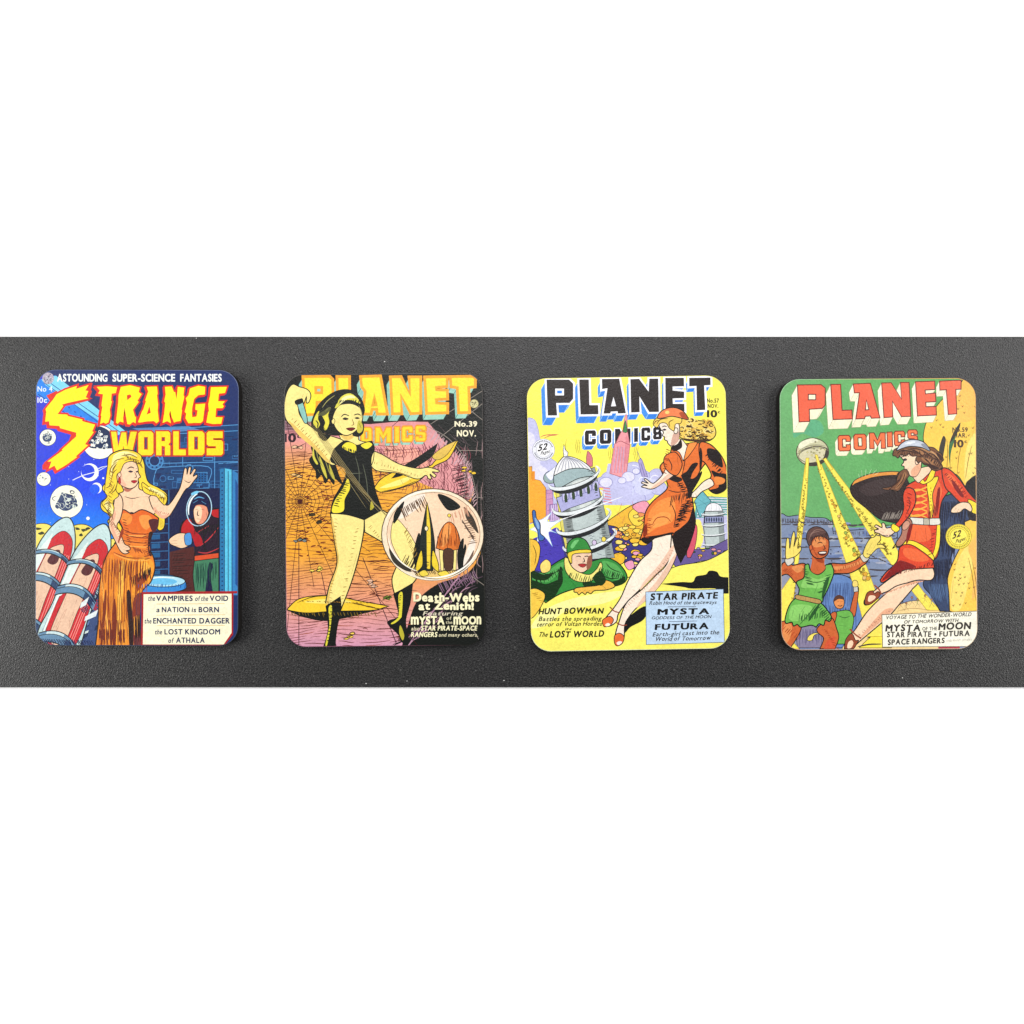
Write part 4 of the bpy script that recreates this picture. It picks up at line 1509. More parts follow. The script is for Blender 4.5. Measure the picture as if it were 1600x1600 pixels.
    G4 = (96, 104, 104)
    A.e(212, 630, 46, 34, (150, 172, 168), -20, 3)
    A.f("200,600 250,560 230,600 210,650 180,620", (232, 234, 242), 2.5, (140, 150, 190))
    A.g("222,640 440,580 462,690 505,860 545,1060 300,1080 262,900", SI, (), 4)
    A.g("222,640 262,628 300,860 340,1080 300,1080 262,900", (226, 214, 110))
    A.g("240,640 280,625 320,860 352,1075 310,1080 276,900", (140, 148, 146))
    A.g("400,600 440,580 462,690 505,860 545,1060 500,1062 470,880", (150, 160, 158))
    A.g("320,660 390,640 430,800 370,820", SI2)
    A.hatch(262, 760, 300, 940, 20, 40, -4, 4, (80, 86, 86), 3)
    A.hatch(480, 830, 530, 1040, 22, -40, 4, 4, (80, 86, 86), 3)
    A.f("222,622! 236,575 258,540 287,520 350,535 405,568 428,600! 330,605", (240, 240, 240), 4)
    for i in range(9):
        t = i / 8
        A.l([(238 + t * 176, 612 - t * 18, 0), (262 + t * 100, 555 - t * 6, 0), (288, 522, 0)], 4, (150, 152, 170))
    A.f("222,625! 300,590 380,585 430,602! 440,622 350,640 250,690 225,670", (160, 182, 184), 4)
    A.g("276,524 272,490 276,458 284,486 298,500 296,520", (246, 246, 246), (), 3)
    A.ls("274,490 296,506|272,505 292,520|276,476 288,490", 3)

    def ring(cx, cy, rx, ry, rot, col=(226, 232, 234)):
        A.arc(cx, cy + 6, rx * .9, ry, 10, 176, 34, (44, 46, 48), rot, True, 24)
        A.arc(cx, cy - 8, rx, ry, -24, 192, 20, col, rot, True, 28)
        A.arc(cx, cy + 3, rx, ry, -10, 190, 3.5, INK, rot, True, 28)
        A.arc(cx, cy - 18, rx, ry, 0, 182, 3, INK, rot, True, 28)
    A.g("236,742 430,672 462,690 470,740 300,800 262,820", (176, 176, 220), (), 3)
    for i in range(5):
        A.f([(270 + i * 40, 760 - i * 15, 1), (268 + i * 40, 722 - i * 14, 0), (284 + i * 40, 704 - i * 13, 0), (300 + i * 40, 716 - i * 14, 0), (302 + i * 40, 748 - i * 15, 1)], (200, 198, 232), 3, (100, 100, 160))
        A.f([(282 + i * 40, 768 - i * 15, 1), (278 + i * 40, 735 - i * 14, 0), (286 + i * 40, 716 - i * 14, 0), (294 + i * 40, 733 - i * 14, 0), (296 + i * 40, 764 - i * 15, 1)], (60, 76, 56))
    ring(330, 640, 140, 46, -19)
    ring(352, 770, 142, 50, -19)
    ring(380, 872, 150, 50, -20)
    ring(412, 972, 146, 44, -18)
    A.e(438, 980, 12, 14, (212, 196, 226), 0, 3)
    A.e(488, 962, 12, 14, (236, 214, 90), 0, 3)
    A.ls("300,845 440,790 590,735|190,880 260,858 300,845", 5, (250, 252, 255))
    for i in range(40):
        x, y = R.uniform(120, 560), R.uniform(920, 1060)
        A.l([(x, y, 0), (x + R.uniform(8, 26), y + R.uniform(-10, 10), 0)], R.uniform(4, 9), (40, 36, 84))
    # little aircraft bursting through cloud
    A.f("110,850! 150,860 210,820! 190,868 262,862! 205,905 240,930! 195,925 215,1000! 165,945 130,990! 135,930 95,910! 125,890", (250, 250, 250), 2.5, (150, 190, 230))
    A.f("108,815 124,812 130,850 150,880 152,930 172,950 166,968 142,966 136,920 116,880", (70, 110, 180), 4)
    A.f("120,850 136,862 146,900 136,905", (140, 176, 220))
    # right hand side city
    A.g("985,730 1150,740 1150,850 970,850", (96, 166, 164))
    for i in range(8):
        A.g([(985, 738 + i * 14), (1150, 744 + i * 13), (1150, 749 + i * 13), (985, 744 + i * 14)], (226, 226, 236))
    A.g("970,760 1010,700 1060,760 1000,850", (110, 180, 190), (), 3)
    A.ls("970,790 1060,760|980,740 1050,790|1020,700 1080,745|1080,745 1140,752", 4, (34, 80, 96))
    A.g("960,850 1150,840 1150,1000 960,1010", (196, 196, 232))
    A.f("960,880 1000,860 1020,940 1000,1010 950,1010", (248, 236, 120))
    A.f("1025,815! 1040,782 1074,768 1108,784 1122,812! 1074,822", (240, 240, 244), 3)
    A.ls("1074,752 1074,770|1050,785 1046,812|1062,778 1060,815|1088,778 1090,815|1100,786 1106,812", 3)
    A.g("1025,815 1122,812 1126,900 1132,1000 1030,1015 1020,900", SI, (), 4)
    A.g("1095,814 1122,812 1132,1000 1104,1004", (140, 150, 150))
    A.g("1026,842 1124,840 1125,872 1024,876", (150, 156, 196), (), 3)
    for i in range(7):
        A.e(1036 + i * 13, 858, 4, 12, (60, 70, 90))
    for y in (826, 884, 934, 986):
        A.arc(1074, y, 62, 12, 0, 180, 7, (70, 76, 80), -4)
        A.arc(1074, y - 5, 66, 12, -8, 188, 6, (232, 236, 238), -4)
    A.f("860,1060 940,1020 1040,1010 1150,960! 1150,1060! 1000,1080 880,1110", (108, 92, 150), 3)
    for i in range(20):
        x, y = R.uniform(890, 1140), R.uniform(1010, 1060)
        A.e(x, y, R.uniform(5, 14), R.uniform(4, 9), R.choice(((230, 180, 80), (150, 130, 190), (70, 110, 70), (220, 150, 170))), 0, 3)
    # yellow foreground
    A.f("90,1390! 140,1310 220,1262 340,1222 520,1190 640,1160 800,1130 900,1100 1020,1080 1110,1040 1190,990! 1190,1600! 90,1600!", (250, 240, 110), 4)
    A.f("90,1440! 160,1350 280,1290 460,1250 600,1240 500,1300 300,1340 180,1420", (252, 246, 160))
    A.f("790,1200! 900,1190 960,1190 980,1160 1030,1150 1050,1130 1090,1135 1110,1160 1160,1165! 1170,1250! 1110,1250 1080,1225 960,1225 900,1215", (30, 28, 24))
    A.f("560,1440 640,1360 700,1320 720,1335 700,1390 630,1430 600,1460", (30, 28, 24))
    # explorer in green behind the ridge, hand raised
    GR, GR2, GD = (60, 142, 66), (92, 172, 90), (22, 58, 34)
    A.f("100,1120! 150,1150 200,1110 262,1070 300,1060 350,1100 420,1080 500,1062 560,1085 600,1130 612,1170 585,1200 520,1216 430,1222 340,1226 250,1256 180,1300! 110,1240 104,1180", GR, 6)
    A.f("110,1150 190,1130 250,1090 282,1090 240,1150 190,1190 120,1180", GR2)
    A.f("100,1180 180,1200 250,1180 240,1250 180,1290 110,1230", GD)
    A.f("480,1080 550,1095 590,1150 560,1180 500,1150", GR2)
    A.f("380,1190 480,1195 560,1180 600,1160 590,1200 500,1212 400,1220", GD)
    A.f("280,1062 310,1075 350,1130 410,1150 450,1120 470,1085 480,1110 450,1165 400,1190 330,1180 285,1130", (244, 230, 130), 4)
    A.ls("130,1130 200,1150 260,1120|310,1180 340,1215|400,1195 390,1222|470,1150 520,1170 570,1170|500,1090 530,1120 580,1140|200,1150 210,1200", 5, GD)
    A.f("300,1060 300,1010 330,975 390,975 420,1020 424,1080 405,1120 370,1140 330,1120 308,1090", (242, 206, 176), 5)
    A.f("296,1040 292,1000 310,968 350,952 390,966 414,1005 416,1022 360,1022 318,1034", GR, 5)
    A.f("312,1000 330,972 356,966 340,990 322,1012", (120, 200, 120))
    A.f("296,1040 318,1026 360,1018 414,1018 416,1034 362,1036 322,1046 318,1090 306,1080", (246, 216, 70), 4)
    A.ls("340,1056 356,1052 368,1058|384,1056 400,1052 410,1058|380,1060 386,1080 374,1084", 5)
    A.f("352,1098 376,1092 396,1098 376,1112", (180, 60, 60), 2.5)
    A.f("404,1060 424,1050 424,1100 405,1124 396,1110", (150, 96, 76))
    A.f("330,1242 340,1222 400,1214 460,1206 490,1180 530,1190 546,1215 500,1232 440,1236 420,1252 400,1244 390,1256 372,1246 356,1258 346,1246", (242, 190, 80), 5)
    A.ls("372,1246 390,1232|400,1244 414,1232|346,1246 366,1232|470,1200 500,1226", 4)
    # rocks in the corner
    A.f("95,960! 130,970 150,1010 140,1080 120,1130! 95,1140!", (240, 190, 70), 4)
    A.f("150,1100 180,1070 205,1090 200,1130 160,1140", (250, 220, 120), 3)
    A.f("90,1230! 130,1225 175,1255 160,1310 120,1370 90,1390!", (246, 204, 80), 4)
    A.hatch(105, 1250, 150, 1300, 6, 40, -6, 3, (150, 110, 40))
    A.ls("110,990 128,1040 120,1100", 4)

    # ---- woman in an orange tunic dress, waving towards the city
    OR, OR2, OD = (228, 116, 56), (244, 146, 72), (40, 26, 24)
    # legs
    A.f("745,960! 855,930! 862,1010 820,1090 740,1170 680,1230 610,1300 566,1360 556,1400 520,1424 490,1420 500,1380 540,1330 580,1270 620,1180 680,1080 740,1020", SK, 6)
    A.f("850,930! 880,960! 870,1060 820,1160 740,1260 660,1330 620,1380 600,1420 595,1490 570,1526 548,1515 550,1470 570,1400 610,1300 690,1230 760,1160 830,1080", SK, 6)
    A.f("850,1000 862,1010 822,1090 740,1172 684,1230 700,1190 780,1100", SK2)
    A.f("868,1040 866,1070 820,1160 745,1256 665,1326 690,1280 780,1170", SK2)
    A.f("484,1390 520,1372 540,1392 522,1420 494,1428 482,1412", (232, 112, 60), 4)
    A.f("546,1476 572,1462 596,1480 588,1514 562,1530 546,1516", (232, 112, 60), 4)
    A.f("496,1416 512,1408 524,1418 504,1426", SK)
    A.f("556,1514 572,1504 586,1510 568,1526", SK)
    A.ls("520,1322 545,1345 570,1352|556,1406 585,1420 612,1418", 6, (150, 70, 50), False)
    A.ls("790,980 800,1010|760,1040 780,1050|640,1230 660,1240", 4, (170, 120, 100))
    # skirt and bodice
    A.f("960,880 985,900 975,1000 950,1060! 930,1050 940,960", (214, 90, 110), 3)
    A.f("850,470! 920,455 1000,450 1060,470 1040,540 1000,600 960,690 965,790 975,880 940,1000 898,1085! 870,1020 850,935! 770,950 720,985 682,960! 700,900 710,820 750,760 820,700 825,660 795,600 790,570 835,520", OR, 6)
    A.f("800,570 840,520 870,500 905,560 900,620 850,640 815,625", OR2)
    A.f("720,900 730,820 780,760 850,740 870,800 850,870 770,900 715,940", OR2)
    A.f("735,860 790,820 845,830 820,880 750,900", (250, 160, 82))
    A.ls("745,890 770,850 820,845 845,870|735,910 760,880", 5, (150, 60, 30))
    A.f("900,620 960,640 1010,600 1000,640 965,700 940,740 930,690", OD)
    A.f("790,575 800,600 850,618 905,640 880,660 830,640 796,610", OD)
    A.f("965,790 975,880 940,1000 898,1085! 872,1020 856,940 900,900 940,860", OD)
    A.f("690,955 780,940 850,925 852,936 770,952 722,984", OD)
    A.hatch(870, 860, 930, 760, 16, 50, 10, 6, OD, 6)
    A.ls("905,480 920,540 905,620|870,640 900,680 960,690|830,700 880,712 950,700|840,760 870,830 860,900|820,660 845,690|860,560 880,600", 5, OD)
    # collar and neck
    A.f("850,440 900,430 935,470 950,480 925,520 910,545! 890,500 850,480", SK, 4)
    A.f("850,470 880,455 898,430 905,470 880,490 856,492", OD)
    A.f("935,462 960,448 985,452 940,520 912,545!", OR2, 4)
    # sleeve at the far side, hand on the belt
    A.f("1000,450 1050,455 1100,500 1130,550 1145,610 1140,690 1090,720 1050,700 1040,660 1060,620 1030,560 1000,530", OR, 6)
    A.f("1040,480 1090,490 1115,530 1120,580 1080,560 1045,530", OD)
    A.f("1060,600 1100,610 1142,620 1140,690 1090,718 1054,700 1100,680", OD)
    A.f("1080,630 1130,640 1125,665 1085,670", OR2)
    A.f("1056,640 1075,670 1050,690 1010,710 985,735 965,740 950,728 985,690 1020,655", SK, 5)
    A.ls("985,735 975,718|968,738 962,725|1010,700 995,690", 4)
    # near arm reaching forward
    A.f("830,560 850,545 880,570 870,610 820,650 760,690 730,695 712,690 690,684 700,676 718,676 690,664 696,656 724,664 704,646 712,640 742,662 760,660 800,620", SK, 5)
    A.f("850,600 870,610 820,650 765,686 740,690 790,650", SK2)
    A.f("815,520 870,500 905,560 880,620 840,610 810,570", OR, 5)
    A.ls("830,530 850,570 845,600|880,520 885,570", 5, OD)
    # head looking left, curls behind, round cap
    HY, HB = (240, 206, 96), (96, 66, 36)
    A.f("880,330 930,316 990,330 1050,340 1080,370 1082,410 1050,438 1000,440 950,440 910,430 885,400", HY, 5)
    for k in range(46):
        x, y = R.uniform(895, 1070), R.uniform(325, 432)
        if ((x - 985) / 95) ** 2 + ((y - 380) / 58) ** 2 > 1:
            continue
        r = R.uniform(9, 18)
        c1 = R.choice((HY, (250, 226, 140), (222, 178, 76), (206, 160, 70)))
        a0 = R.uniform(0, 360)
        A.arc(x, y, r, r * .8, a0, a0 + R.uniform(200, 330), R.uniform(6, 11), c1)
        A.arc(x, y, r * .62, r * .5, a0 + 40, a0 + R.uniform(200, 300), R.uniform(4, 7), HB if R.random() < .7 else (60, 44, 34))
    for k in range(16):
        x, y = R.uniform(900, 1060), R.uniform(350, 430)
        A.l([(x, y, 0), (x + R.uniform(8, 20), y + R.uniform(-12, 12), 0), (x + R.uniform(20, 34), y + R.uniform(-8, 14), 0)], R.uniform(5, 9), (66, 48, 34))
    A.f("1030,430 1060,432 1000,446 940,438 900,424 960,430", (70, 50, 36))
    A.f("785,340 850,320 888,350 890,410 880,440 850,466 830,452 826,440 812,432 812,418 800,410 806,392 790,375", SK, 5)
    A.f("860,400 888,390 884,440 852,464 846,450", (214, 170, 150))
    A.ls("796,366 812,360 824,364|800,378 816,374|812,420 826,418", 5)
    A.f("800,380 812,374 822,380 810,385", (60, 60, 80))
    A.e(872, 385, 11, 16, SK, 10, 4)
    A.f("752,352 760,325 800,300 850,300 900,316 898,345 870,350 862,385 838,372 820,346 790,345 772,368", HY, 4)
    A.ls("770,350 790,325 830,320|840,365 836,340 860,325|756,350 764,335 780,330", 5, HB)
    A.f("774,318 790,285 830,264 875,264 915,285 938,325 900,318 850,308 810,316", (236, 130, 82), 5)
    A.e(826, 287, 11, 9, (252, 210, 120))
    A.f("890,290 914,288 934,322 905,316", (176, 80, 50))

    A.f("110,1130 170,1150 220,1140 180,1180 110,1170", GD)
    A.f("430,1170 470,1130 500,1180 470,1210", GD)
    A.f("250,1130 262,1110 270,1190 240,1230", GD)
    A.hatch(110, 1180, 260, 1110, 14, 16, 40, 5, GD, 8)
    A.f("905,620 930,600 960,560 990,560 960,610 940,660", OD)
    A.f("1000,480 1012,500 1010,570 998,600", OD)
    A.f("700,905 715,880 720,930 700,950", (130, 50, 28))
    A.hatch(860, 900, 900, 780, 14, 40, -10, 7, OD, 8)
    A.hatch(470, 1110, 590, 1150, 14, -14, 40, 5, GD, 8)
    A.hatch(300, 1170, 420, 1200, 12, 12, -36, 5, GD, 6)
    A.hatch(820, 480, 800, 600, 9, 26, 10, 5, (150, 60, 30), 5)
    A.hatch(720, 850, 700, 950, 9, 30, 6, 5, (150, 60, 30), 5)
    A.hatch(850, 730, 960, 700, 12, -10, 60, 6, OD, 8)
    A.hatch(1050, 500, 1120, 600, 12, -22, 22, 6, OD, 6)
    A.hatch(900, 640, 960, 760, 12, -34, 8, 6, OD, 6)
    A.hatch(590, 1330, 800, 1120, 24, 12, 10, 3, (190, 130, 110), 4)
    A.hatch(750, 1180, 860, 1030, 14, -14, -8, 3, (190, 130, 110), 4)
    A.hatch(430, 600, 520, 1000, 26, -26, 6, 4, (90, 96, 98), 5)

    # ---- round seal
    A.part = "round_seal"
    A.e(168, 487, 59, 58, (236, 238, 246), 0, 2.5, (150, 150, 160))
    for k in range(34):
        a = 2 * math.pi * k / 34
        if abs(math.sin(a)) > .25:
            x, y = 168 + 49 * math.cos(a), 487 + 48 * math.sin(a)
            A.ribbon([(x - 3 * math.sin(a), y + 3 * math.cos(a)), (x + 3 * math.sin(a), y - 3 * math.cos(a))], 7, (116, 116, 126), False)
    A.e(168, 487, 39, 38, (248, 248, 250), 0, 2, (170, 170, 180))
    A.part = "round_seal/seal_lettering"
    A.text("52", 138, 184, 494, 32, (30, 28, 34), .03, .25, 484)
    A.text("Pages", 152, 198, 514, 18, (30, 28, 34), .02, .3, 502)
    # ---- lettering at the foot
    A.part = "caption_lettering"
    TX = (44, 40, 26)
    A.text("HUNT BOWMAN", 142, 482, 1360, 29, TX, .045, .22, 1356, jit=1)
    A.text("Battles the spreading", 142, 474, 1398, 22, TX, .012, .3, 1394, jit=1)
    A.text("terror of Vultan Hordes", 130, 476, 1426, 22, TX, .012, .3, 1422, jit=1)
    A.text("IN", 284, 314, 1447, 11, TX, .012, .2, 1446)
    A.text("The", 140, 186, 1482, 24, TX, .025, .4, 1481, jit=1)
    A.text("LOST WORLD", 202, 486, 1484, 31, TX, .045, .18, 1480, jit=1)
    A.part = "caption_panel"
    A.g("710,1241 1126,1226 1132,1512 713,1524", (70, 90, 110))
    A.g("713,1244 1123,1229 1129,1509 716,1521", (192, 216, 240))
    A.ls("830,1322 980,1321|836,1401 985,1397", 3, (70, 80, 100), False)
    A.part = "caption_panel/caption_lettering"
    A.text("STAR PIRATE", 738, 1092, 1286, 33, TX, .05, .1, 1278, jit=1)
    A.text("Robin Hood of the spaceways", 730, 1086, 1311, 19, TX, .008, .35, 1306, jit=1)
    A.text("MYSTA", 776, 1046, 1363, 29, (24, 24, 26), .06, .1, 1359, jit=1)
    A.text("GODDESS OF THE MOON", 742, 1058, 1389, 15, TX, .01, .3, 1382, jit=1)
    A.text("FUTURA", 762, 1042, 1445, 30, (24, 24, 26), .06, .08, 1438, jit=1)
    A.text("Earth-girl cast into the", 748, 1100, 1479, 22, TX, .010, .3, 1467, jit=1)
    A.text("World of Tomorrow", 760, 1054, 1504, 22, TX, .010, .3, 1498, jit=1)
    A.part = "printed_cover"

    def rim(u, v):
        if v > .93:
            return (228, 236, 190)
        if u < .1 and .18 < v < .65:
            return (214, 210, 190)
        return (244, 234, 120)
    return plaque(A, "comic_plaque", "bright yellow printed plaque with black title letters and a ringed silver tower", rim)


cover_yellow()
# ------------------------------------------------------------------ fourth plaque: green sky
def cover_green():
    A = Art(1372.8, 803.3, 306.5, 423.5, 0.4, 31)
    R = random.Random(31)
    Z = (1190, 560, 3.4054)
    A.frame(*Z)
    GRN = (92, 164, 84)
    YW, YW2 = (250, 204, 84), (252, 224, 120)
    SK, SK2 = (250, 214, 180), (236, 176, 140)
    A.g("60,890 1200,890 1200,1560 60,1560", (126, 142, 180))
    A.g("60,80 1200,80 1200,900 60,900", ((112, 174, 112), (86, 166, 82), (60, 0), (420, 0)))
    A.f("180,330 300,330 330,390 280,420 220,400 170,420", (98, 172, 128))
    # ochre rock pillar on the right
    A.f("1080,90! 1200,90! 1200,760! 1100,700 1040,620 960,600 900,520 862,440 870,360 900,300 960,220 1060,130", YW, 4)
    A.f("1080,120 1140,140 1150,300 1060,340 1000,300 1040,200", (250, 190, 90))
    A.f("1090,480 1140,400 1150,560 1110,660 1080,640", YW2)
    A.f("958,560 975,470 980,430 968,412 955,440 944,490 950,540", (60, 56, 50))
    A.f("1010,620 1004,560 1010,490 1040,400 1058,350 1052,345 1024,390 1000,450 996,520", (60, 110, 70))
    A.f("1000,450 1024,390 1056,344 1050,380 1020,430", (52, 52, 50))
    A.ls("985,600 990,500 985,430|1040,620 1050,520 1070,440|1085,640 1100,540 1120,460|1120,420 1140,330", 4, (150, 110, 40))
    for i in range(54):
        x, y = R.uniform(880, 1140), R.uniform(150, 700)
        if y > 330 - (x - 900) * .9 or x > 1060:
            A.ls("%d,%d %d,%d %d,%d" % (x - 5, y - 6, x, y + 2, x + 5, y - 8), 3.5, (120, 84, 40))
    # dark cliff behind the figure
    A.f("1080,690 1110,640 1140,620! 1200,640! 1200,1000! 1060,900", (34, 30, 34))
    # blue rock wall
    BL, BL2, BD = (128, 142, 170), (160, 168, 184), (78, 72, 76)
    A.f("60,830! 110,826 140,840 200,834 260,846 340,850 372,880 380,920! 540,910 580,905 640,915 720,900! 760,1400! 60,1560!", BL, 4)
    for i in range(70):
        x, y = R.uniform(90, 700), R.uniform(850, 1200)
        w, h = R.uniform(20, 80), R.uniform(8, 26)
        A.f([(x, y, 0), (x + w * .5, y - h * .3, 0), (x + w, y, 0), (x + w * .9, y + h, 0), (x + w * .1, y + h * .9, 0)], R.choice((BL2, (108, 126, 168), (136, 152, 188), (168, 172, 190))), 0)
    for yy in (886, 960, 1002, 1064, 1124, 1160):
        x = 90
        while x < 720:
            w = R.uniform(40, 110)
            A.l([(x, yy + R.uniform(-4, 4), 0), (x + w * .5, yy + R.uniform(-4, 4), 0), (x + w, yy + R.uniform(-3, 3), 0)], R.uniform(5, 13), BD)
            x += w + R.uniform(-4, 14)
    for i in range(60):
        A.e(R.uniform(90, 720), R.uniform(900, 1200), R.uniform(2, 4), R.uniform(3, 5), (60, 60, 84))
    A.hatch(90, 850, 380, 856, 34, 4, 30, 4, BD, 6)
    A.hatch(380, 920, 700, 920, 30, 2, 26, 4, BD, 6)
    A.f("90,1140 180,1150 210,1300 200,1560! 60,1560!", (150, 154, 176), 3)
    A.f("290,1190 380,1150 470,1170 520,1260 540,1420 480,1540! 300,1540! 250,1400", (104, 136, 190), 4)
    A.hatch(300, 1200, 500, 1190, 30, -6, 120, 4, (70, 92, 140), 8)
    A.hatch(260, 1300, 500, 1330, 26, 4, 110, 4, (66, 76, 116), 8)
    A.f("190,1440 260,1420 330,1440 350,1540! 190,1540!", (140, 132, 160), 3)
    A.hatch(200, 1440, 330, 1440, 18, 2, 90, 4, (90, 84, 120), 6)
    # sandy floor
    A.f("430,1540! 470,1480 560,1440 700,1330 800,1290 900,1300 960,1340 1000,1360! 1000,1560! 430,1560!", (246, 214, 150), 3)
    A.f("560,1500 640,1440 700,1460 690,1540! 520,1540!", (252, 232, 80), 3)
    A.ls("510,1535 570,1522 640,1520|560,1490 600,1470 640,1462", 8, (70, 64, 60))
    # signal beams from the silver sphere
    BEAM, BE2 = (250, 232, 96), (190, 160, 50)
    for pts in ("232,560 250,560 240,760 206,1010 180,1200 160,1360 130,1470 200,1545 90,1545 60,1300 170,1140 200,820",
                "286,530 305,530 430,840 560,1110 640,1330 700,1480 560,1480 500,1240 440,1060 380,860",
                "328,540 345,535 500,740 680,930 760,1100 860,1240 950,1340 880,1340 700,1110 570,930 470,760"):
        A.g(pts, BEAM, (), 3, BE2)
    for (x0, y0, x1, y1, n, sp) in ((238, 640, 190, 1010, 26, 12), (300, 580, 560, 1180, 40, 24), (345, 580, 690, 1050, 38, 14), (180, 1180, 150, 1400, 8, 18)):
        for k in range(n):
            t = (k + .5) / n
            x, y = x0 + (x1 - x0) * t + R.uniform(-sp, sp) * (.3 + t), y0 + (y1 - y0) * t
            for j in range(4):
                r = (4 + 11 * t)
                A.l([(x + R.uniform(-r, r), y + R.uniform(-r, r), 0), (x + R.uniform(-r, r), y + R.uniform(-r, r), 0), (x + R.uniform(-r, r), y + R.uniform(-r, r), 0)],
                    2 + 1.6 * t, (124, 104, 40))
    for k in range(16):
        t = R.uniform(.2, 1)
        x, y = 300 + 260 * t + R.uniform(-14, 14), 580 + 600 * t
        A.e(x, y, 5 + 6 * t, 9 * t + 3, R.choice(((226, 170, 60), (150, 180, 80), (232, 190, 120))), R.uniform(0, 90), 2.2, (120, 100, 40))
    # dish
    A.f("472,690 500,650 580,620 680,608 760,612! 800,700! 760,880! 640,860 560,800 490,740", (52, 42, 42), 5)
    A.f("500,646 580,614 680,602 770,606! 780,626! 690,622 590,634 505,664 480,680", (226, 150, 70), 4)
    A.f("520,690 600,650 700,640 740,680 640,720 560,730", (66, 54, 54))
    A.ls("520,634 516,614|535,630 532,596|552,626 556,590|570,620 584,588|590,616 612,592|600,622 622,606", 5, (214, 240, 200))
    A.hatch(640, 860, 780, 850, 22, 20, -46, 4, (150, 140, 130), 6)
    # silver sphere
    ST, ST2 = (204, 202, 164), (232, 230, 200)
    A.e(271, 498, 86, 74, ST, 0, 5, (80, 76, 60))
    A.f("195,470 210,445 250,428 280,426 300,440 250,456 215,480", ST2)
    A.f("340,480 356,500 346,536 310,566 260,572 230,556 290,548 330,520", (70, 64, 58))
    A.f("200,530 250,556 320,540 340,500 330,480 260,478 210,500", (214, 208, 172), 3)
    A.ls("188,510 230,482 290,468 340,476 356,490", 6, (90, 80, 70))
    A.ls("190,500 230,472 290,460 345,468", 3, (120, 110, 90))
    for i in range(26):
        a, q = R.uniform(0, 6.28), R.uniform(10, 74)
        A.e(271 + q * math.cos(a), 492 + q * .8 * math.sin(a), R.uniform(3, 6), R.uniform(2, 5), R.choice(((170, 166, 120), (236, 226, 150), (140, 136, 110))), 0, 2, (150, 146, 110))
    A.g("236,530 252,530 246,640 230,640", BEAM, (), 3, BE2)
    A.g("284,512 296,512 320,590 306,596", BEAM, (), 3, BE2)
    A.g("328,536 342,530 380,590 366,596", BEAM, (), 3, BE2)

    # ---- title
    A.part = "title_lettering"
    A.frame(1215, 585, 10)
    RED, CR, ED = (238, 104, 76), (250, 246, 216), (110, 34, 30)
    T4 = [("310,165 680,160 745,215 745,480 700,530 495,545 500,735 335,742", ["480,312 596,312 596,396 480,396"], (-88, 164)),
          ("830,158 985,155 1008,560 1160,556 1170,695 866,706", [], (-74, 148)),
          ("1182,150 1450,140 1600,680 1465,685 1452,650 1370,655 1360,690 1222,696 1280,288 1200,288", ["1388,400 1426,550 1372,555"], (-66, 132)),
          ("1625,135 1775,130 1935,385 1920,125 2055,125 2082,655 1935,660 1795,420 1800,665 1662,675", [], (-60, 120)),
          ("2155,115 2455,105 2460,235 2305,245 2310,305 2466,290 2474,425 2315,435 2320,505 2476,500 2482,635 2185,650", [], (-56, 110)),
          ("2530,105 2870,90 2866,230 2785,235 2800,615 2666,626 2636,240 2536,246", [], (-52, 98))]
    A.block(T4, RED, (CR, (246, 240, 206)), ED, 15, ((150, 150, 110), 5), ((190, 184, 150), 6))
    A.part = "subtitle_lettering"
    cm = []
    for ch, x0, x1, y0, y1 in (('C', 942, 1135, 955, 1198), ('O', 1186, 1382, 935, 1180), ('M', 1432, 1680, 915, 1160), ('I', 1708, 1790, 902, 1132),
                               ('C', 1818, 1985, 888, 1116), ('S', 2030, 2182, 868, 1096)):
        o, h = fit(ch, x0, y0, x1, y1, -4, 8)
        cm.append((o, h, (-42, 74)))
    A.block(cm, (240, 120, 74), (CR, (246, 240, 206)), ED, 14, ((160, 160, 120), 4), ((196, 190, 150), 5))
    A.part = "issue_lettering"
    A.frame(*Z)
    TX = (74, 56, 40)
    A.text("No.59", 1016, 1096, 390, 22, TX, .035)
    A.text("MAR.", 1022, 1092, 420, 22, TX, .035)
    A.text("10", 1026, 1072, 472, 37, TX, .045)
    A.text("c", 1080, 1094, 450, 18, TX, .02)
    A.part = "printed_cover"

    # ---- villagers in green cheering
    OS, OS2, OS3 = (206, 104, 58), (230, 146, 86), (160, 66, 38)
    GT, GT2, GT3 = (112, 182, 84), (142, 206, 108), (50, 96, 50)
    # smaller one behind
    A.f("470,1340 490,1260 500,1220 516,1222 510,1290 496,1370 460,1390", OS, 4)
    A.g("488,1216 512,1212 514,1240 490,1244", (206, 206, 200), (), 3)
    A.f("486,1214 484,1190 496,1180 510,1188 512,1212", (246, 220, 120), 3)
    A.f("356,1400 380,1356 460,1340 490,1380 480,1450 470,1520! 400,1520! 396,1440 370,1430", GT, 4)
    A.f("356,1380 380,1350 400,1360 380,1430 362,1430", OS, 4)
    A.f("384,1290 404,1268 432,1270 440,1300 432,1326 410,1332 392,1320", OS2, 4)
    A.f("382,1296 388,1272 410,1258 434,1268 440,1284 410,1280", (90, 60, 50))
    A.ls("400,1296 412,1294|420,1294 432,1292|404,1314 420,1318 430,1312", 4)
    A.ls("410,1370 440,1380 470,1372|410,1420 450,1425|400,1460 470,1462", 4, GT3)
    # big one in front, arms thrown up
    A.f("250,1170 340,1105 370,1090 440,1092 500,1072 540,1046 566,1072 540,1102 470,1142 380,1146", OS, 6)
    A.f("350,1108 440,1104 510,1082 540,1062 530,1090 450,1118 370,1126", OS2)
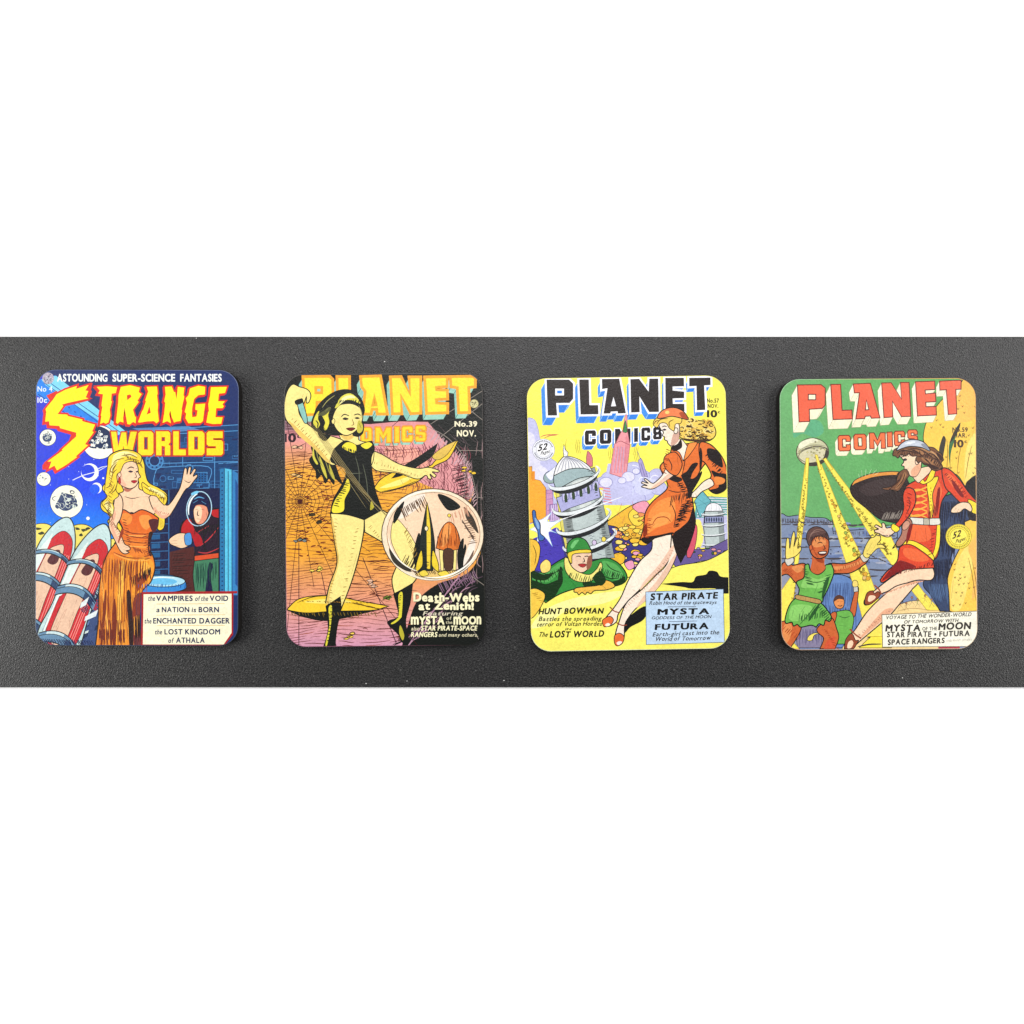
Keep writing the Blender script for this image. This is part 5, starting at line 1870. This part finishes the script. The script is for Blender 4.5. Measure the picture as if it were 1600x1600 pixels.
    A.f("100,1130! 112,1090 150,1080 165,1100 220,1090 240,1110 226,1170 190,1200 140,1150 100,1160!", OS, 6)
    A.f("160,1110 210,1100 222,1120 190,1140", OS2)
    A.f("124,1070 160,1050 172,1080 140,1104", (214, 210, 196), 4)
    A.f("524,1050 556,1036 572,1064 544,1084", (214, 210, 196), 4)
    A.f("130,1064 128,1010 134,960 146,962 150,1010 160,950 172,920 178,950 172,1000 186,960 196,962 192,1010 206,1000 210,1020 184,1050 160,1060", (244, 220, 110), 4)
    A.f("540,1044 552,1000 576,960 600,950 620,930 634,960 616,990 640,990 660,1010 620,1010 596,1030 564,1062", (244, 220, 110), 4)
    A.ls("150,1010 152,1040|172,1000 170,1040|560,1030 590,980|576,1040 610,990", 4, (150, 120, 50))
    # legs
    A.f("110,1400 200,1400 210,1440 180,1500 150,1545! 90,1545! 90,1440", OS, 5)
    A.f("300,1430 370,1380 400,1440 410,1490 390,1545! 310,1545! 330,1490 300,1460", OS, 5)
    A.f("120,1420 160,1420 150,1490 110,1530", OS2)
    A.f("350,1500 390,1480 390,1545! 330,1545!", (216, 90, 60))
    A.ls("340,1450 350,1460|370,1430 390,1450|150,1430 170,1480", 4, OS3)
    # shirt and shorts
    A.f("230,1100! 250,1095 262,1130 300,1150 336,1125 340,1100 372,1095! 384,1140 360,1210 330,1270 310,1300 190,1270! 200,1230 186,1190 225,1165", GT, 6)
    A.f("240,1160 300,1175 350,1160 330,1220 260,1220 210,1215", GT2)
    A.f("188,1275 250,1285 312,1300 350,1340 372,1378 360,1400 340,1392 330,1420 306,1412 290,1430! 262,1420 210,1430 190,1416 170,1424 160,1404 130,1410 126,1380 150,1310", GT, 6)
    A.f("160,1320 230,1310 270,1330 220,1390 150,1390", GT2)
    A.f("186,1258 250,1270 312,1285 308,1306 246,1294 184,1280", (190, 150, 90), 4)
    A.ls("210,1262 208,1282|235,1268 232,1290|262,1274 260,1296|286,1282 284,1300", 4, (110, 80, 50))
    A.ls("230,1180 290,1192 345,1178|300,1200 280,1250|330,1210 340,1190|200,1220 230,1226|290,1310 260,1350 200,1420|230,1320 210,1350|170,1340 160,1380|320,1340 300,1400", 5, GT3)
    # head: short dark hair, laughing
    A.f("272,1040 330,1050 334,1090 338,1120 300,1148 262,1128 268,1080", OS)
    A.f("285,1060 322,1066 330,1088 300,1082", OS3)
    A.ls("270,1060 268,1110|332,1070 336,1110|290,1110 300,1130", 4, OS3)
    A.f("255,1000 258,960 290,935 335,938 356,965 358,1010 348,1045 318,1064 285,1060 262,1035", OS, 6)
    A.f("270,985 296,950 330,955 345,985 320,1000 285,1005", OS2)
    A.f("248,990 238,950 250,915 285,895 325,905 352,935 356,965 330,950 290,948 268,970 262,1000", (96, 70, 66), 4)
    A.ls("256,940 290,912 330,916|250,970 270,930 310,920", 4, (140, 110, 100))
    A.ls("296,985 312,978 324,984|336,984 350,980|328,990 338,1012 326,1016", 5)
    A.f("300,1032 326,1026 346,1028 336,1046 312,1046", (96, 30, 30), 3)
    A.f("306,1033 326,1029 342,1031 336,1037 312,1038", (246, 240, 226))
    A.e(262, 1006, 9, 14, OS, 0, 3)
    A.f("244,1500 250,1478 278,1462 306,1462 280,1474 268,1500", (246, 226, 110), 3)
    # far runners
    for x, y, c in ((740, 1310, (206, 120, 70)), (800, 1290, (90, 110, 140)), (830, 1300, (110, 150, 80)), (870, 1280, (206, 90, 70)), (770, 1320, (150, 110, 80)), (905, 1300, (110, 120, 140))):
        A.e(x, y - 18, 5, 6, (190, 130, 90), 0, 2)
        A.ls("%d,%d %d,%d" % (x, y - 12, x - 2, y + 6), 10, c)
        A.ls("%d,%d %d,%d|%d,%d %d,%d|%d,%d %d,%d" % (x, y + 4, x - 14, y + 26, x, y + 4, x + 14, y + 22, x - 14, y - 2, x + 14, y - 10), 4.5, (100, 76, 60))
    A.ls("720,1345 800,1330 900,1340|760,1356 860,1350", 3, (170, 130, 80))

    # ---- dark blue rock behind the figure
    A.f("950,760 1010,720 1080,700 1110,760 1120,830 1090,900 1040,960 1000,1100 1005,1200 1000,1345! 950,1345! 900,1260 860,1200 900,1100 930,900", (58, 72, 104), 5)
    A.hatch(960, 760, 1090, 760, 30, -10, 130, 5, (30, 36, 56), 8)
    A.hatch(930, 900, 1050, 900, 28, -14, 150, 5, (30, 36, 56), 8)
    A.hatch(900, 1080, 1010, 1060, 26, 0, 150, 5, (30, 36, 56), 8)
    A.hatch(890, 1200, 1000, 1200, 20, 20, 110, 4, (84, 110, 150), 8)
    A.f("1080,870! 1150,840! 1200,900! 1200,1400! 1000,1345! 996,1250 990,1170 1020,1080 1060,1000 1080,960", YW, 5)
    A.f("1010,1200 1050,1060 1100,1000 1130,1060 1100,1200 1060,1330 1010,1330", YW2)
    A.f("1100,1010 1150,960 1160,1200 1120,1280 1130,1120", (248, 190, 96))
    A.ls("1100,1060 1120,1150 1140,1290|1120,1080 1140,1180 1150,1300|1020,1180 1010,1280", 4, (150, 110, 40))
    for i in range(20):
        x, y = R.uniform(1015, 1140), R.uniform(1080, 1340)
        A.ls("%d,%d %d,%d %d,%d" % (x - 5, y - 6, x, y + 2, x + 5, y - 8), 3.5, (120, 84, 40))
    A.f("1085,690 1130,700 1200,760! 1200,860! 1110,860 1090,780", (40, 36, 42))

    # ---- woman ranger in a red tunic, striding and saluting
    RD, RD2, RD3 = (222, 74, 46), (238, 108, 62), (130, 30, 30)
    YT = (252, 222, 60)
    BRN, BRN2, BRN3 = (120, 80, 56), (164, 116, 78), (60, 38, 32)
    # legs
    A.f("910,1110! 920,1150 900,1180 830,1180 760,1200 680,1235 620,1262 590,1300 552,1312 546,1290 570,1262 620,1220 700,1160 780,1120", SK, 6)
    A.f("830,1190 800,1230 740,1300 680,1370 600,1440 540,1490 506,1520 480,1545! 440,1545! 450,1500 500,1440 560,1350 640,1270 720,1210", SK, 6)
    A.f("700,1230 800,1190 860,1186 760,1212 690,1240 640,1262", SK2)
    A.f("700,1340 600,1430 520,1496 560,1440 650,1340", SK2)
    A.f("548,1300 560,1250 590,1236 600,1250 620,1240 630,1262 596,1296 566,1312", (150, 74, 50), 4)
    A.f("566,1290 572,1264 598,1262 606,1274 580,1294", SK)
    A.f("440,1545! 446,1500 470,1466 486,1470 500,1500 516,1500 500,1530 490,1545!", (150, 74, 50), 4)
    A.f("456,1540 462,1510 480,1500 488,1516 476,1540", SK)
    A.ls("600,1206 625,1230 636,1256|470,1440 500,1470 530,1490", 8, (150, 74, 50), False)
    # red shorts
    A.f("740,1000 830,990 910,1060! 920,1115! 830,1120 740,1130 650,1190 630,1180! 660,1140 720,1080", RD, 6)
    A.f("720,1085 760,1080 820,1110 740,1130 670,1170 640,1180", RD3)
    A.f("760,1010 830,1020 890,1070 820,1080 760,1050", RD2)
    # tunic
    A.f("840,640! 880,600 960,590 1000,600 1010,680 960,760 945,860 950,940 940,1040 915,1076! 860,1030 790,990 720,1000 698,1010! 740,950 790,870 775,800 758,730 770,680", RD, 6)
    A.f("880,640 930,640 960,700 940,780 930,840 880,830 890,730", RD2)
    A.f("800,890 880,885 900,960 820,980 770,970", RD2)
    A.f("935,870 950,880 946,1000 915,1076! 905,1062 925,990", YT, 3)
    A.f("700,1004 750,972 810,972 880,1010 916,1052 915,1076! 860,1030 790,990 722,1000", YT, 4)
    A.f("880,660 925,630 940,640 910,720 915,800 905,850 895,850 890,760", YT, 4)
    A.f("830,640 850,620 870,655 900,600 925,585 912,640 870,668 846,664", YT, 4)
    for i in range(5):
        y = 690 + i * 34
        A.ls("%d,%d %d,%d %d,%d" % (775, y, 825, y + 14, 880, y - 6), 8, (238, 176, 70), False)
        A.ls("%d,%d %d,%d %d,%d" % (775, y + 26, 830, y + 6, 880, y + 22), 6, (238, 176, 70), False)
    for i in range(9):
        A.e(900 + (i % 2) * 3 - i * .6, 690 + i * 18, 3, None, (150, 90, 30))
    A.f("790,845! 870,850 948,850! 946,884 870,886 790,880!", (226, 224, 212), 4)
    A.g("862,850 894,850 894,886 862,886", (186, 180, 160), (), 3)
    A.ls("940,700 930,760 935,830|960,640 945,700|800,900 780,960|870,900 880,980|820,920 815,970|900,910 905,1000", 5, RD3)
    # pouch at the belt
    A.f("745,870 770,845 800,870 790,930 750,990 722,1000 716,980 745,930", (176, 120, 100), 5)
    A.f("752,880 774,862 790,880 770,910 750,910", (206, 150, 126), 3)
    # far arm resting on the rock
    A.f("960,590 1000,592 1050,640 1100,710 1145,760! 1145,800! 1110,790 1060,770 1010,720 975,680", RD, 6)
    A.f("980,610 1020,630 1070,700 1040,700 1000,660", RD2)
    A.f("1100,750 1146,770! 1146,830! 1120,820 1106,790", YT, 4)
    A.f("1104,770 1120,800 1110,816 1080,800 1060,816 1040,822 1010,820 1012,800 1040,775 1070,765", SK, 5)
    A.ls("1040,820 1050,800|1060,814 1066,800|1024,810 1036,796|1010,640 1050,690|1060,720 1100,750", 4)
    # near arm reaching out, open palm
    A.f("770,690 810,700 820,760 790,830 750,880 720,910 696,935 676,948 650,944 628,930 610,925 600,915 620,906 604,895 612,886 640,900 640,880 654,880 664,902 690,900 730,860 755,800 752,730", RD, 6)
    A.f("690,900 716,914 696,936 676,950 650,946 626,932 606,926 600,915 622,908 602,896 610,886 640,900 640,878 654,878 664,902", SK, 5)
    A.f("700,880 735,905 715,925 690,905", YT, 4)
    A.ls("640,905 660,915|630,920 650,928|780,740 790,780 770,830", 4)
    # head: grey cap, brown waves blown back
    A.f("800,620 830,590 890,575 900,600 850,650 830,660", SK, 4)
    A.f("690,700 660,690 690,690 715,660 720,620 740,600 770,590 785,620 760,650 740,690 720,710", BRN, 4)
    A.f("725,500 770,476 830,490 850,540 845,590 820,628 790,625 778,600 760,590 758,575 745,568 756,545", SK, 5)
    A.f("800,590 840,560 845,590 822,626 798,622", SK2)
    A.ls("742,528 760,518 772,522|750,540 764,534 774,538|764,590 782,588|770,604 780,610", 5)
    A.f("752,542 764,536 774,541 762,546", (60, 60, 60))
    A.e(828, 548, 11, 17, SK, 8, 4)
    A.f("698,516 706,486 740,472 780,470 840,462 884,470 916,476 940,496 958,510 966,540 954,556 962,580 930,598 906,590 884,570 866,566 848,548 834,556 820,536 826,520 800,520 786,506 764,520 742,512 726,530 712,520", BRN, 5)
    A.f("820,482 880,480 926,506 930,524 890,510 840,510", BRN2)
    A.f("850,530 900,536 940,556 926,566 880,556", BRN2)
    A.f("860,556 906,566 944,584 920,592 890,574", BRN3)
    A.f("930,500 958,520 960,544 940,530", BRN3)
    A.ls("720,508 746,490 790,494 830,506|740,500 790,486 840,506 880,548|790,478 850,488 910,526 950,550|830,522 866,530 910,576|860,500 920,516 954,570|690,690 726,664 745,610|690,508 712,500|770,510 790,512|880,476 930,500", 7, BRN3)
    A.ls("850,480 910,500 945,535|760,485 800,490|850,524 890,538|880,500 920,530", 4, (206, 160, 110))
    A.f("740,600 770,590 784,622 766,650 742,690 724,706 700,700 660,700 640,690 680,684 712,664 722,630", BRN, 4)
    A.f("760,604 770,622 744,664 726,690 712,690 740,650", BRN2)
    A.ls("764,606 750,650 716,690|744,616 732,650 690,688|776,626 756,668", 5, BRN3)
    A.f("718,490 740,456 780,434 830,434 870,452 896,492 850,474 790,468 745,480", (196, 202, 214), 5)
    A.f("760,456 790,442 820,444 790,456", (232, 236, 242))
    A.f("850,456 872,456 892,486 860,472", (140, 146, 160))

    # inked folds and modelling
    A.f("936,700 950,690 946,760 934,830 928,780", RD3)
    A.f("790,885 800,890 790,950 770,990 772,940", RD3)
    A.f("1010,650 1030,660 1075,730 1060,735 1025,690", RD3)
    A.f("300,1310 312,1305 290,1350 250,1400 262,1360", (44, 86, 46))
    A.f("340,1180 360,1170 340,1240 320,1280 325,1230", (44, 86, 46))
    A.hatch(130, 870, 360, 870, 20, 20, 6, 6, BD, 8)
    A.hatch(560, 940, 700, 940, 12, 18, 4, 6, BD, 8)
    A.hatch(560, 1040, 690, 1100, 12, 18, 4, 6, BD, 8)
    A.hatch(215, 1120, 240, 1200, 10, 40, 8, 5, GT3, 6)
    A.hatch(330, 1240, 372, 1150, 12, -34, 10, 5, GT3, 6)
    A.hatch(200, 1400, 330, 1380, 16, 6, -50, 5, GT3, 8)
    A.hatch(300, 1330, 345, 1400, 8, 26, -22, 6, (40, 80, 44), 6)
    A.hatch(110, 1130, 150, 1160, 8, 26, -22, 4, OS3, 4)
    A.hatch(390, 1140, 520, 1100, 14, -6, -22, 4, OS3, 5)
    A.hatch(110, 1450, 190, 1500, 8, 22, -26, 4, OS3, 5)
    A.hatch(330, 1440, 390, 1540, 10, 26, 10, 4, OS3, 5)
    A.hatch(262, 1000, 290, 1050, 7, 20, 14, 4, OS3, 4)
    A.hatch(255, 950, 345, 925, 12, 12, 34, 4, (54, 38, 38), 6)
    A.hatch(890, 860, 935, 840, 9, -6, -70, 5, RD3, 6)
    A.hatch(935, 890, 905, 1040, 10, -26, 10, 5, RD3, 6)
    A.hatch(970, 620, 1080, 740, 14, 24, -18, 5, RD3, 6)
    A.hatch(775, 720, 765, 850, 9, 24, 12, 5, RD3, 6)
    A.hatch(690, 1160, 900, 1105, 20, 10, -26, 5, (110, 24, 28), 8)
    A.hatch(640, 1260, 860, 1185, 18, 8, -12, 3, (170, 110, 90), 4)
    A.hatch(520, 1480, 680, 1350, 16, -12, -10, 3, (170, 110, 90), 4)
    A.hatch(860, 520, 940, 580, 12, 16, -30, 5, BRN3, 6)
    A.hatch(740, 500, 840, 490, 10, 8, 30, 5, BRN3, 6)
    A.hatch(690, 690, 740, 640, 8, -20, 14, 4, BRN3, 6)

    # ---- seal
    A.part = "round_seal"
    A.e(1048, 948, 68, 66, (244, 226, 80), 0, 3, (160, 140, 40))
    for k in range(38):
        a = 2 * math.pi * k / 38
        x, y = 1048 + 57 * math.cos(a), 948 + 55 * math.sin(a)
        A.ribbon([(x - 3 * math.sin(a), y + 3 * math.cos(a)), (x + 3 * math.sin(a), y - 3 * math.cos(a))], 8, (170, 150, 50), False)
    A.e(1048, 948, 46, 44, (250, 234, 96), 0, 2.5, (180, 160, 50))
    A.part = "round_seal/seal_lettering"
    A.text("52", 1016, 1056, 960, 32, (60, 44, 30), .03, .25, 946)
    A.text("Pages", 1032, 1082, 984, 19, (60, 44, 30), .02, .3, 966)
    # ---- caption
    A.part = "caption_panel"
    A.g("940,1530 1055,1528 1055,1545 940,1545", (176, 60, 76))
    A.g("638,1362 1150,1342 1160,1500 1150,1533 642,1538", (120, 110, 90))
    A.g("642,1366 1160,1346 1160,1500 1150,1530 646,1534", (252, 248, 228))
    A.part = "caption_panel/caption_lettering"
    TX = (66, 62, 58)
    A.text("VOYAGE TO THE WONDER-WORLD", 660, 1114, 1389, 19, TX, .022, .25, 1371, jit=1)
    A.text("OF TOMORROW WITH", 757, 1044, 1411, 17, TX, .022, .25, 1402, jit=1)
    A.text("MYSTA", 660, 842, 1452, 33, (56, 52, 50), .07, .12, 1450, jit=.6)
    A.text("OF THE", 856, 934, 1448, 18, TX, .02, 0, 1446)
    A.text("MOON", 942, 1110, 1444, 34, (56, 52, 50), .07, .1, 1438, jit=.6)
    A.text("STAR PIRATE", 668, 900, 1484, 27, TX, .045, .05, 1480, jit=.8)
    A.e(924, 1468, 7, None, TX)
    A.text("FUTURA", 946, 1106, 1480, 27, TX, .045, .05, 1475, jit=.8)
    A.text("SPACE RANGERS", 672, 972, 1524, 27, TX, .045, .05, 1514, jit=.8)
    A.text("AND MANY OTHERS", 982, 1120, 1508, 11, (170, 164, 150), .005, 0, 1503)
    A.part = "printed_cover"

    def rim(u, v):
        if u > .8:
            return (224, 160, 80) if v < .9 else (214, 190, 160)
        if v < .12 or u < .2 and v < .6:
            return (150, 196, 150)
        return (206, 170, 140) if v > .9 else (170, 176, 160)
    return plaque(A, "comic_plaque", "green printed plaque with a ranger in red and a silver sphere casting beams", rim)


cover_green()


# ------------------------------------------------------------------ lint on the mat
def lint(px, py, r, label):
    import bmesh
    bm = bmesh.new()
    bmesh.ops.create_icosphere(bm, subdivisions=1, radius=r)
    for v in bm.verts:
        v.co.x *= 1.0 + random.uniform(-.3, .5)
        v.co.y *= 1.0 + random.uniform(-.3, .3)
        v.co.z *= 0.5
    me = bpy.data.meshes.new("lint_speck")
    bm.to_mesh(me)
    bm.free()
    me.materials.append(M_LINT)
    o = bpy.data.objects.new("lint_speck", me)
    COL.objects.link(o)
    o.location = (wx(px) * SPREAD, wy(py) * SPREAD, r * 0.45)
    o["label"] = label
    o["category"] = "lint"
    o["group"] = "specks of lint on the black mat"


for px, py, r, lb in (
        (601, 565, .00021, "white lint speck just above the top edge of the orange and black plaque"),
        (307, 528.5, .00016, "white lint speck near the mat's upper edge above the deep blue plaque"),
        (572, 1068, .00018, "white lint speck near the mat's lower edge below the orange and black plaque"),
        (636, 1064, .00015, "fainter lint speck below the lower right of the orange and black plaque"),
        (787.5, 1063, .00019, "white lint speck below the gap between the orange and the yellow plaques"),
        (37, 690, .00014, "upper lint speck left of the deep blue plaque"),
        (35, 702, .00014, "lower lint speck left of the deep blue plaque"),
        (1410, 1059, .00016, "white lint speck below the green plaque with the silver sphere")):
    lint(px, py, r, lb)
